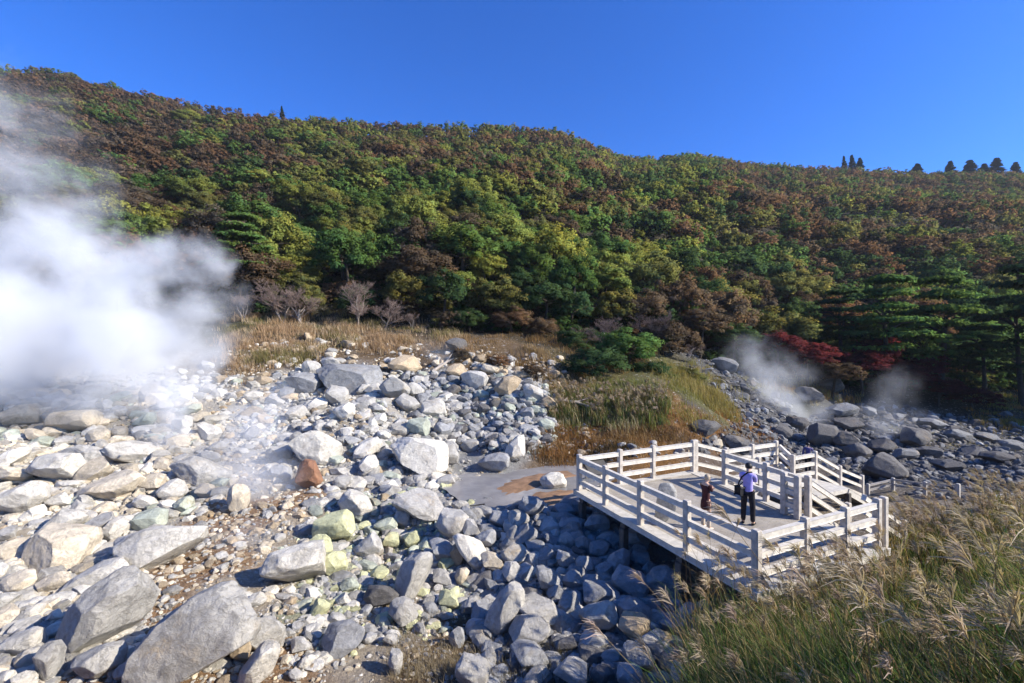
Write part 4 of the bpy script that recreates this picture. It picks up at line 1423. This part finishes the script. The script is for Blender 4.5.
# bare trees and scrub at the foot of the wood
def bare(px, py_base, d, h, k, label, w=1.0, name='bare_tree'):
    x = (px - CX) / F * d
    root = empty(name, (x, d, gz(x, d) - .1), random.uniform(0, 6.28)); props(root, label, 'tree', 'bare trees at the edge of the wood')
    for nm, me in (('trunk', BARE[k][0]), ('twigs', BARE[k][1])):
        c = bpy.data.objects.new(nm, me); COL.objects.link(c); c.parent = root; c.scale = (h * w, h * w, h)
bare(358, 320, 40.5, 5.4, 0, 'bare pale tree with a leaning forked trunk above the tan grass', .8)
bare(243, 318, 40.5, 4.0, 1, 'small bare pale tree beside the steam under the bright green tree', .8)
bare(300, 305, 41, 5.2, 2, 'wide twiggy bare tree with pinkish grey haze of twigs', 1.25)
bare(284, 300, 41.5, 4.6, 3, 'bare twiggy tree just left of the wide twiggy tree', 1.15)
bare(385, 318, 41, 4.4, 2, 'bare grey tree right of the leaning forked trunk', 1.0)
bare(412, 318, 40.6, 2.6, 1, 'shortest bare tree, broken pale stem near dark evergreens', .7)
add_tree('shrub', 462, 356, 32.5, .8, 'umber', 'round', .7, 'small brown shrub on the lip of the eroded bank, nearest the fallen branch', 'shrubs on the mound and bank')
add_tree('shrub', 497, 362, 31.5, .9, 'rust', 'round', .7, 'small rusty shrub in the middle of the eroded bank lip', 'shrubs on the mound and bank')
add_tree('shrub', 535, 372, 30, .9, 'umber', 'round', .7, 'small brown shrub at the mound end of the eroded bank', 'shrubs on the mound and bank')
bare(655, 350, 38, 4.0, 3, 'brown twiggy bush tree above the green shrub of the mound', 1.2)
bare(610, 350, 37.5, 3.4, 0, 'brown twiggy bush tree left above the green shrub', 1.2)
bare(688, 345, 40, 3.6, 2, 'twiggy brown tree at the top of the grey stony slope', 1.1)
bare(585, 345, 38.5, 2.8, 1, 'small twiggy bush tree behind the tan grass mound', 1.2)

SHR = [(628,350,34,2.4,'green','bright green shrub on top of the grassy mound'),(596,366,31.5,2.0,'deep','dark green shrub left on the mound above the pale grass'),
 (650,376,33,1.7,'deep','dark green shrub right under the bright green shrub'),(612,358,35,2.0,'umber','brown leafless looking shrub beside the bright green shrub'),
 (664,344,38,2.8,'umber','large dull brown shrub at the mound crest'),(512,322,40,1.9,'rust','rust brown shrub hanging over the eroded bank'),
 (540,330,40,1.7,'umber','dull brown shrub right of the rust shrub over the bank'),(470,322,41,1.8,'deep','dark green shrub over the bank left of the rust shrub'),
 (690,378,34,1.2,'olive','olive shrub at the edge of the grey slope'),(578,345,38.5,2.4,'deep','dark green shrub in the gap between bank and mound'),
 (700,325,44,2.4,'umber','brown shrub at the head of the grey slope'),(735,340,47,2.4,'deep','dark shrub behind the head of the grey slope'),
 (640,440,22.5,.0,'olive','')]
for px, py, d, r, hue, lab in SHR:
    if r: add_tree('shrub', px, py, d, r, hue, 'round', .75, lab, 'shrubs on the mound and bank')
# fallen bleached branches
def branch_log(a, b_, r, lab):
    A, B = drop(*a), drop(*b_)
    A.z += .15; B.z += .25
    M = (A + B) / 2 + Vector((.1, .2, .12))
    t1 = tube([np.array(A), np.array(M), np.array(B)], [r, r * .8, r * .4])
    t2 = tube([np.array(M), np.array(M + (B - A) * .3 + Vector((0, .2, .4)))], [r * .6, r * .25], 5)
    V, Fq = join([t1, t2])
    o = link('fallen_branch', mesh_np('fallen_branch', V, Fq, True), None, PALEBARK); props(o, lab, 'branch')
branch_log((432,374), (455,361), .12, 'bleached fallen branch lying on the stony bank')
branch_log((552,402), (598,414), .12, 'bleached fallen branch at the foot of the eroded bank')
branch_log((838,447), (851,440), .10, 'pale fallen branch on the flat by the stream')

# ------------------------------------------------------------------ grasses
def blades(P, H, lean, width, cols, rg, segs=4, curl=.55):
    """curved blades rooted at P; H heights, lean (n,2) horizontal bend"""
    n = len(P)
    ang = rg.uniform(0, 6.28, n)
    side = np.stack([np.cos(ang), np.sin(ang), np.zeros(n)], -1)
    L = []
    for s in range(segs + 1):
        t = s / segs
        c = P + np.stack([lean[:, 0] * t ** 2, lean[:, 1] * t ** 2, H * (t - curl * .5 * t ** 3)], -1)
        w = (width * (1 - t) ** .7 * .5)[:, None] + .0008
        L.append(c - side * w); L.append(c + side * w)
    V = np.stack(L, 1).reshape(-1, 3)
    k = (segs + 1) * 2
    base = (np.arange(n) * k)[:, None]
    Fq = np.concatenate([base + np.array([[2 * s, 2 * s + 1, 2 * s + 3, 2 * s + 2]]) for s in range(segs)], 0)
    return V, Fq, np.repeat(cols, k, axis=0)

GREENB = [(.06,.11,.032),(.09,.145,.04),(.14,.175,.05),(.22,.22,.08),(.06,.10,.035),(.26,.22,.11)]
TANB = [(.38,.29,.15),(.44,.36,.21),(.30,.21,.10),(.24,.16,.08)]
def pick(cols, n, rg):
    c = np.array(cols)[rg.integers(0, len(cols), n)]
    return c * rg.uniform(.75, 1.25, (n, 1))

class Grass:
    def __init__(s): s.V, s.F, s.C, s.b = [], [], [], 0
    def add(s, V, Fq, C):
        s.V.append(V); s.F.append(Fq + s.b); s.C.append(C); s.b += len(V)
    def build(s, name, label):
        o = link(name, mesh_np(name, np.concatenate(s.V), np.concatenate(s.F), False, np.concatenate(s.C)), None, GRASS_MAT)
        props(o, label, 'grass', None, 'stuff'); return o

def in_deck(x, y):
    q = Vector((x, y, 0))
    def sd(a, b): return (b.x - a.x) * (y - a.y) - (b.y - a.y) * (x - a.x)
    s = [sd(DL, DF), sd(DF, DR_), sd(DR_, DB), sd(DB, DL)]
    return all(v > -.25 for v in s)

def susuki(points, hmin, hmax, nblade, nplume, rg, lean_x=-.35, thick=1.0, green=.6, plume_w=None):
    G = Grass()
    for (x, y, z) in points:
        h = rg.uniform(hmin, hmax) * (.7 + .6 * float(vnoise(np.array([x]), np.array([y]), 1.3, 31)[0]))
        n = nblade
        P = np.array([x, y, z]) + rg.normal(size=(n, 3)) * np.array([.12, .12, 0])
        H = h * rg.uniform(.5, 1.05, n)
        a = rg.uniform(0, 6.28, n); ln = rg.uniform(.1, .7, n) * h * .5
        lean = np.stack([np.cos(a) * ln + lean_x * h * .3, np.sin(a) * ln], -1)
        ng = int(n * np.clip(rg.normal(green, .25), .05, .95))
        cols = np.concatenate([pick(GREENB, ng, rg), pick(TANB, n - ng, rg)])
        G.add(*blades(P, H, lean, np.full(n, .016 * thick), cols, rg))
        m_ = rg.poisson(nplume * (plume_w(x, y) if plume_w else 1))
        for k in range(m_):
            hs = h * rg.uniform(.85, 1.25)
            p0 = np.array([x, y, z]) + rg.normal(size=3) * np.array([.1, .1, 0])
            lx = (lean_x + rg.normal() * .16) * hs * .75; ly = rg.normal() * .12 * hs
            tt = np.linspace(0, 1, 6)
            st = [p0 + np.array([lx * t ** 2.2, ly * t ** 2, hs * (t - .08 * t ** 3)]) for t in tt]
            V, Fq = tube(st, np.linspace(.006, .0025, 6) * thick, 3)
            G.add(V, Fq, np.tile(np.array([[.30, .22, .12]]) * rg.uniform(.7, 1.2), (len(V), 1)))
            # the plume: fine strands leaving the last part of the stem
            tip = st[-1]; d = st[-1] - st[-2]; d = d / np.linalg.norm(d)
            ns = 40
            u = rg.uniform(0, 1, ns)
            B = tip - d * ((1 - u) * .16)[:, None]
            ln = rg.uniform(.10, .24, ns) * (1.15 - .5 * u)
            drift = np.array([lean_x * .8 - .2, 0, -.10])
            dirs = d * rg.uniform(.55, 1.0, (ns, 1)) + rg.normal(size=(ns, 3)) * .20 + drift * rg.uniform(.3, 1.0, (ns, 1))
            dirs /= np.linalg.norm(dirs, axis=1)[:, None]
            pc = np.array([.42, .35, .26]) * rg.uniform(.7, 1.2) * np.array([1, rg.uniform(.9, 1.0), rg.uniform(.8, 1.0)])
            sd = np.cross(dirs, rg.normal(size=(ns, 3))); sd /= np.linalg.norm(sd, axis=1)[:, None]
            w = .0042 * thick
            mid_ = B + dirs * (ln * .55)[:, None]
            end = B + dirs * ln[:, None] + np.array([lean_x * .06, 0, -.045]) * (ln / .2)[:, None]
            Vq = np.stack([B - sd * w * .4, B + sd * w * .4, mid_ + sd * w, mid_ - sd * w, end + sd * w * .35, end - sd * w * .35], 1).reshape(-1, 3)
            bb = (np.arange(ns) * 6)[:, None]
            Fp = np.concatenate([bb + np.array([[0, 1, 2, 3]]), bb + np.array([[3, 2, 4, 5]])], 0)
            G.add(Vq, Fp, np.tile(pc, (len(Vq), 1)) * rg.uniform(.85, 1.15, (len(Vq), 1)))
    return G

rg = np.random.default_rng(33)
pts = []
n_try = 0
while len(pts) < 520 and n_try < 20000:
    n_try += 1
    px, py = rg.uniform(700, 1160), rg.uniform(560, 900)
    edge = 690 - (px - 690) * .34       # upper limit of rooted clumps
    if py < edge: continue
    g = drop(px, py, 2.6)
    if g is None or g.y > 12 or in_deck(g.x, g.y): continue
    pts.append((g.x, g.y, g.z - .03))
G = susuki(pts, 1.2, 2.15, 70, .85, rg, -.20, 1.0, .84, lambda x, y: 1.3 if y > 6.0 else (.9 if x > 3.5 else .4))
G.build('plume_grass', 'tall silvery plume grass with green blades filling the near bank')
pts = []
while len(pts) < 120:
    px, py = rg.uniform(690, 905), rg.uniform(585, 660)
    if py < 700 - (px - 700) * .62: continue
    g = drop(px, py)
    if g is None or in_deck(g.x, g.y): continue
    pts.append((g.x, g.y, g.z - .03))
G = susuki(pts, .8, 1.5, 26, 1.1, rg, -.12, 1.0, .25)
G.build('dry_bank_grass', 'dry straw grass and plumes in front of the deck edge')
pts = []
for (px, py) in ((712,640),(722,628),(735,632),(742,620),(752,628),(760,616),(771,622),(700,650),(690,660),(786,618),(800,612),(745,640),(765,640),(820,606)):
    g = drop(px, py)
    if g is not None and not in_deck(g.x, g.y): pts.append((g.x, g.y, g.z - .03))
G = susuki(pts, 1.7, 2.1, 22, 3.0, np.random.default_rng(5), -.14, .95, .25)
G.build('tall_plume_grass', 'tallest straw plumes rising in front of the near deck corner')
pts = []
while len(pts) < 150:
    px, py = rg.uniform(880, 1050), rg.uniform(508, 575)
    if py < 560 - (px - 880) * .36: continue
    g = drop(px, py)
    if g is None or in_deck(g.x, g.y) or g.y > 18: continue
    pts.append((g.x, g.y, g.z - .03))
G = susuki(pts, 1.0, 1.7, 36, 2.0, rg, -.30, 1.2, .5)
G.build('path_plume_grass', 'plume grass between the deck and the path fence')

def tufts(poly, n, hmin, hmax, nb, cols, rg, thick=.03, spread=.25, dmax=60):
    G = Grass()
    xs = [p[0] for p in poly]; ys = [p[1] for p in poly]
    k = 0
    while k < n:
        px, py = rg.uniform(min(xs), max(xs)), rg.uniform(min(ys), max(ys))
        if not inside(poly, px, py): continue
        k += 1
        g = drop(px + rg.normal() * 7, py + rg.normal() * 3)
        if g is None or g.y > dmax or in_deck(g.x, g.y): continue
        nn = float(vnoise(np.array([g.x]), np.array([g.y]), 1.5, 21)[0])
        if nn < .36 and rg.uniform() < .75: continue
        h = rg.uniform(hmin, hmax) * (.45 + 1.0 * nn)
        P = np.array(g) + rg.normal(size=(nb, 3)) * np.array([spread, spread, 0])
        P[:, 2] -= .03
        H = h * rg.uniform(.5, 1.1, nb)
        a = rg.uniform(0, 6.28, nb); ln = rg.uniform(.1, .7, nb) * h * .55
        lean = np.stack([np.cos(a) * ln - .12 * h, np.sin(a) * ln], -1)
        n2 = float(vnoise(np.array([g.x]), np.array([g.y]), 2.6, 22)[0])
        cc = cols[int(np.clip(n2 * 1.3 - .15 + rg.normal() * .13, 0, .999) * len(cols))]
        c = np.array(cc) * rg.uniform(.75, 1.25, (nb, 1))
        G.add(*blades(P, H, lean, np.full(nb, thick), c, rg, 2))
    return G
rgm = np.random.default_rng(44)
pts = []
while len(pts) < 170:
    px, py = rgm.uniform(548, 668), rgm.uniform(392, 426)
    if py < 400 - (px - 548) * .08 or py > 428 - abs(px - 610) * .08: continue
    g = drop(px, py)
    if g is not None: pts.append((g.x, g.y, g.z - .03))
G = susuki(pts, .8, 1.25, 26, 1.6, rgm, -.22, 2.6, .66)
G.build('mound_plume_grass', 'green tussocks with pale plumes on the mound behind the deck')
PINKTAN = [(.40,.28,.17),(.36,.24,.14),(.30,.20,.11),(.45,.34,.22),(.20,.17,.07)]
tufts([(228,312),(300,315),(400,326),(455,333),(470,352),(430,346),(380,354),(330,352),(270,372),(235,375),(226,340)], 1900, .5, 1.0, 16, PINKTAN, rg, .035).build('tan_grass', 'tan dry grass along the foot of the wood')
tufts([(455,335),(560,338),(650,345),(640,368),(590,372),(570,392),(540,388),(520,366),(480,352),(440,346)], 800, .4, .8, 14, [(.26,.16,.07),(.20,.13,.06),(.30,.21,.11)], rg, .035).build('bank_grass', 'brown dry grass over the eroded bank')
GT = [(.33,.27,.14),(.22,.22,.08),(.14,.16,.05),(.38,.32,.20),(.17,.18,.06)]
tufts([(555,392),(600,380),(640,382),(665,400),(660,425),(600,430),(556,428)], 500, .3, .7, 14, GT, rg, .026).build('mound_grass', 'green and straw grass tussocks on the mound behind the deck')
tufts([(655,370),(700,365),(735,405),(740,420),(700,425),(665,405)], 700, .4, .85, 16, [(.26,.22,.08),(.30,.24,.10),(.20,.19,.06),(.33,.26,.12)], rg, .03).build('slope_grass', 'olive and straw grass on the slope beside the grey stones')
tufts([(540,428),(600,424),(665,428),(700,440),(640,452),(590,462),(540,462)], 1000, .15, .4, 14, [(.12,.085,.045),(.24,.125,.05),(.20,.11,.045),(.30,.20,.10),(.16,.10,.05)], rg, .03).build('brown_grass', 'short orange brown grass on the lower mound')
tufts([(672,412),(735,412),(765,440),(750,442),(700,425)], 380, .15, .45, 12, [(.28,.13,.04),(.24,.12,.045)], rg, .03).build('orange_grass', 'short orange grass strip on the dark stones')
tufts([(400,625),(450,615),(500,640),(505,683),(390,683)], 260, .15, .5, 12, [(.26,.20,.12),(.20,.15,.09),(.15,.13,.06),(.32,.26,.17)], rg, .008, .15).build('dry_weeds', 'thin dry weeds among stones at the lower middle')
tufts([(500,655),(640,650),(690,683),(500,683)], 160, .15, .45, 12, [(.18,.14,.09),(.14,.12,.07)], rg, .008, .15).build('shaded_weeds', 'thin grey weeds between the shaded boulders')
tufts([(760,372),(800,378),(860,398),(850,405),(800,398),(765,390)], 260, .4, .9, 12, [(.34,.28,.16),(.24,.22,.09),(.28,.18,.08)], rg, .04).build('vent_grass', 'straw grass behind the steaming stones')
tufts([(960,392),(1024,398),(1024,430),(985,425)], 320, .3, .8, 12, [(.28,.20,.07),(.20,.20,.06),(.32,.17,.06)], rg, .04).build('stream_grass', 'orange and olive grass at the far end of the stream')
tufts([(870,425),(1024,432),(1024,450),(900,447)], 300, .1, .25, 10, [(.22,.21,.09),(.28,.24,.13)], rg, .04).build('flat_grass', 'thin olive grass on the stream flat')

# ------------------------------------------------------------------ steam
def steam(name, label, blobs, dens, nscale=.35, step=.35, soft=.75, seed=0.0, lowcut=.30):
    """blobs: (px, py, distance, radius px, strength[, stretch z])"""
    S = []
    for bl in blobs:
        p = at(bl[0], bl[1], bl[2]); r = bl[3] * bl[2] / F
        S.append((p, r, bl[4]))
    bm = bmesh.new()
    for p, r, s in S:
        bmesh.ops.create_icosphere(bm, subdivisions=3, radius=r * 1.30, matrix=Matrix.Translation(p))
    me = bpy.data.meshes.new(name); bm.to_mesh(me); bm.free()
    o = bpy.data.objects.new(name, me); COL.objects.link(o)
    md = o.modifiers.new('r', 'REMESH'); md.mode = 'VOXEL'; md.voxel_size = max(.12, min(r for _, r, _ in S) * .25)
    dg = bpy.context.evaluated_depsgraph_get()
    new = bpy.data.meshes.new_from_object(o.evaluated_get(dg))
    o.modifiers.clear(); o.data = new
    m, nt, out = new_mat(name + '_vapour')
    g = N(nt, 'ShaderNodeNewGeometry')
    P = g.outputs['Position']
    n1 = noise_node(nt, nscale, 6, .6, None, .6)
    of = N(nt, 'ShaderNodeVectorMath', operation='ADD'); of.inputs[1].default_value = (seed * 3.7, seed * 9.1, seed * 5.3)
    nt.links.new(P, of.inputs[0]); nt.links.new(of.outputs[0], n1.inputs['Vector'])
    warp = None
    rr_ = sum(r for _, r, _ in S) / len(S)
    for fq, amp in ((.5 / rr_, 1.0 * rr_), (1.5 / rr_, .62 * rr_), (4.0 / rr_, .30 * rr_), (9.0 / rr_, .13 * rr_)):
        wn = noise_node(nt, fq, 1, .5, of.outputs[0])
        sb = N(nt, 'ShaderNodeVectorMath', operation='SUBTRACT'); sb.inputs[1].default_value = (.5, .5, .5)
        nt.links.new(wn.outputs['Color'], sb.inputs[0])
        sl = N(nt, 'ShaderNodeVectorMath', operation='SCALE'); sl.inputs['Scale'].default_value = amp
        nt.links.new(sb.outputs[0], sl.inputs[0])
        ad = N(nt, 'ShaderNodeVectorMath', operation='ADD')
        nt.links.new(P, ad.inputs[0]); nt.links.new(sl.outputs[0], ad.inputs[1])
        P = ad.outputs[0]
    acc = None
    for p, r, s in S:
        dn = N(nt, 'ShaderNodeVectorMath', operation='DISTANCE'); dn.inputs[1].default_value = p
        nt.links.new(P, dn.inputs[0])
        v = maprange(nt, dn.outputs['Value'], r * 1.1, r * (1 - soft), 0, s, True)
        acc = v if acc is None else math_node(nt, 'MAXIMUM', acc, v)
    # billows: noise eats into the field from its edge
    thr = maprange(nt, n1.outputs[0], .36, .64, lowcut + .02, -.32)
    f = math_node(nt, 'SUBTRACT', acc, thr)
    f = maprange(nt, f, .0, .75, 0, 1, True)
    f = math_node(nt, 'MULTIPLY', f, acc)
    f = math_node(nt, 'MULTIPLY', f, dens)
    pv = N(nt, 'ShaderNodeVolumePrincipled')
    pv.inputs['Color'].default_value = (.975, .98, .985, 1)
    pv.inputs['Anisotropy'].default_value = .0
    nt.links.new(f, pv.inputs['Density'])
    nt.links.new(pv.outputs[0], out.inputs['Volume'])
    m.cycles.volume_step_rate = step
    new.materials.clear(); new.materials.append(m)
    props(o, label, 'steam', None, 'stuff')
    return o
steam('steam_cloud', 'large white steam cloud billowing over the pale boulders and drifting up',
      [(165,435,21.5,32,1.0),(170,400,22.5,48,1.0),(125,340,24,82,1.0),(20,330,25,105,1.0),(200,262,25,30,.9),(165,262,25.5,36,.85),(200,305,24.5,40,.9),(212,350,23.5,40,.9),(135,262,26,40,.7),(100,270,26,62,.9),(40,245,27,70,.75),(-60,300,26,100,.9),
       (215,385,23,42,.55),(110,395,22.5,42,.6),(50,392,23.5,46,.6),(150,425,20.5,26,.7),(10,180,28,75,.42),(-20,110,29,85,.36),(60,200,28,60,.34),(60,130,30,45,.22)], .56, .5, .25, .9, 1.0)
steam('steam_veil', 'thin steam veil drifting low over the rusty hollow between boulders',
      [(250,430,20,46,.9),(278,400,22,36,.6),(262,485,17.5,54,.9),(245,540,14.5,54,.65),(300,570,13.2,42,.55),(225,585,12.6,38,.4),(215,450,20,40,.6)], .30, .7, .4, .9, 2.0, .1)
steam('steam_wisp', 'small bluish steam wisp rising from the grey slope behind the deck',
      [(797,418,36,22,1.0),(782,400,37,28,.8),(768,376,39,36,.6),(750,358,40,36,.45),(790,375,40,34,.4),(815,412,35,20,.5)], .38, .7, .4, .9, 3.0, .2)
steam('steam_wisp', 'thin bluish steam wisp over the dark stream boulders', [(888,430,34,26,.9),(880,408,35,26,.7),(896,388,36,28,.5),(862,422,36,24,.5),(910,420,35,20,.5)], .15, .8, .4, .9, 4.0, .15)
steam('steam_wisp', 'faint steam wisp at the eroded bank above the grey stones', [(440,358,32,22,.6),(425,350,33,20,.4),(515,375,31,16,.6),(512,352,32,16,.35)], .22, .8, .5, .9, 5.0, .1)
steam('steam_wisp', 'faint steam wisp among the sulphur stained boulders', [(325,590,12,24,.5),(350,570,13,24,.4)], .3, 1.5, .5, .9, 6.0, .1)

# ------------------------------------------------------------------ thin blue air between the eye and the hill
HAZE = 0.00014
if HAZE:
    bm = bmesh.new()
    bmesh.ops.create_cube(bm, size=1.0)
    for v in bm.verts:
        v.co = Vector((v.co.x * 1320, 300 + v.co.y * 740, 68 + v.co.z * 180))
    me = bpy.data.meshes.new('haze'); bm.to_mesh(me); bm.free()
    m, nt, out = new_mat('thin_air')
    pv = N(nt, 'ShaderNodeVolumePrincipled')
    pv.inputs['Color'].default_value = (.80, .88, 1.0, 1)
    pv.inputs['Density'].default_value = HAZE
    nt.links.new(pv.outputs[0], out.inputs['Volume'])
    props(link('haze', me, None, m), 'thin blue haze filling the valley air', 'haze', None, 'stuff')

# ------------------------------------------------------------------ labels that single out each rock and tree
ORD = ['nearest', 'second nearest', 'third nearest', 'fourth nearest', 'fifth nearest', 'sixth nearest', 'seventh nearest', 'eighth nearest', 'ninth nearest', 'tenth nearest', 'eleventh nearest', 'twelfth nearest']
def direction(dx, dy):
    a = math.degrees(math.atan2(-dy, dx)) % 360
    return ['right of', 'above right of', 'above', 'above left of', 'left of', 'below left of', 'below', 'below right of'][int(((a + 22.5) % 360) // 45)]
def autolabel(items, marks, noun):
    """items: (object, px, py, descriptor); marks: (px, py, phrase)"""
    cells = {}
    for it in items:
        o, px, py, desc = it
        best = min(marks, key=lambda m_: math.hypot(px - m_[0], py - m_[1]))
        d = math.hypot(px - best[0], py - best[1])
        cells.setdefault((desc, direction(px - best[0], py - best[1]), best[2]), []).append((d, o))
    for (desc, dr, mk), lst in cells.items():
        lst.sort(key=lambda q: q[0])
        for i, (d, o) in enumerate(lst):
            if len(lst) == 1: o['label'] = f'{desc} {noun} {dr} {mk}'
            else: o['label'] = f'{desc} {noun}, {ORD[min(i, 11)]} one {dr} {mk}'
RM = {196: 'the largest boulder', 314: 'the big white block', 307: 'the rust brown boulder', 505: 'the tilted slab', 237: 'the cream upright stone', 889: 'the bright edged dark boulder', 411: 'the pitted grey boulder', 347: 'the broad layered rock', 70: 'the cream dome rock', 516: 'the pointed white rock', 333: 'the sulphur yellow boulder', 554: 'the white pool stone', 108: 'the oblong cream slab'}
OWN = {196: 'largest boulder of all, pale slab leaning over the rust brown hollow', 314: 'big chalk white angular block at the edge of the steam', 307: 'rust brown rounded boulder beside the misty hollow', 505: 'tall light grey slab tilted on end beside two rounded boulders',
       237: 'cream upright stone standing at the edge of the rusty mud', 889: 'dark boulder with one bright sunlit edge beyond the stair', 411: 'pitted light grey oval boulder on the sulphur stained gravel', 347: 'broad bluish layered rock on top of the stony rise',
       70: 'cream dome shaped rock below the edge of the steam', 516: 'pointed white rock at the far shore of the muddy pool', 333: None, 554: 'white block lying in the muddy pool beside the deck', 108: 'oblong cream slab tilted among pale rocks under the steam'}
marks, items = [], []
done = set()
for o, px, py, w, tone in ROCKS:
    o['category'] = 'boulder'; o['group'] = 'boulders of the volcanic valley'
    if px in RM and px not in done and (px != 333 or tone == 'sulphur'):
        done.add(px)
        o['label'] = OWN[px] or 'sulphur yellow boulder above the larger pale one in thin steam'
        marks.append((px, py, RM[px]))
        continue
    size = 'large ' if w > 38 else 'small ' if w < 20 else ''
    items.append((o, px, py, size + TONES[tone][1]))
marks += [(500, 485, 'the muddy pool'), (577, 492, 'the deck corner'), (700, 590, 'the near deck edge'), (725, 440, 'the far deck railing'), (165, 440, 'the steam vent'), (20, 683, 'the bottom left corner'), (450, 660, 'the dry weeds'), (940, 470, 'the path fence'), (0, 560, 'the left picture edge')]
autolabel(items, marks, 'rock')
TM = [(240, 245, 'the bright tiered tree'), (322, 176, 'the orange yellow tree'), (190, 122, 'the lone upper lime tree'), (888, 318, 'the bare trunk pine'), (775, 342, 'the first crimson shrub'), (1022, 312, 'the edge pine'),
      (358, 290, 'the forked bare tree'), (512, 322, 'the rust bank shrub'), (628, 352, 'the green mound shrub'), (50, 210, 'the drifting steam'), (600, 147, 'the notch of the ridge'), (500, 230, 'the picture middle'), (700, 230, 'the slope hollow'), (850, 240, 'the right slope middle'), (420, 180, 'the upper slope middle')]
titems = []
for t in TREES:
    if t['o'].get('label'): continue
    titems.append((t['o'], t['px'], t['py'], ('broad ' if t['r'] > 20 else 'small ' if t['r'] < 12 else '') + HUES[t['hue']][1]))
autolabel(titems, TM, 'tree')
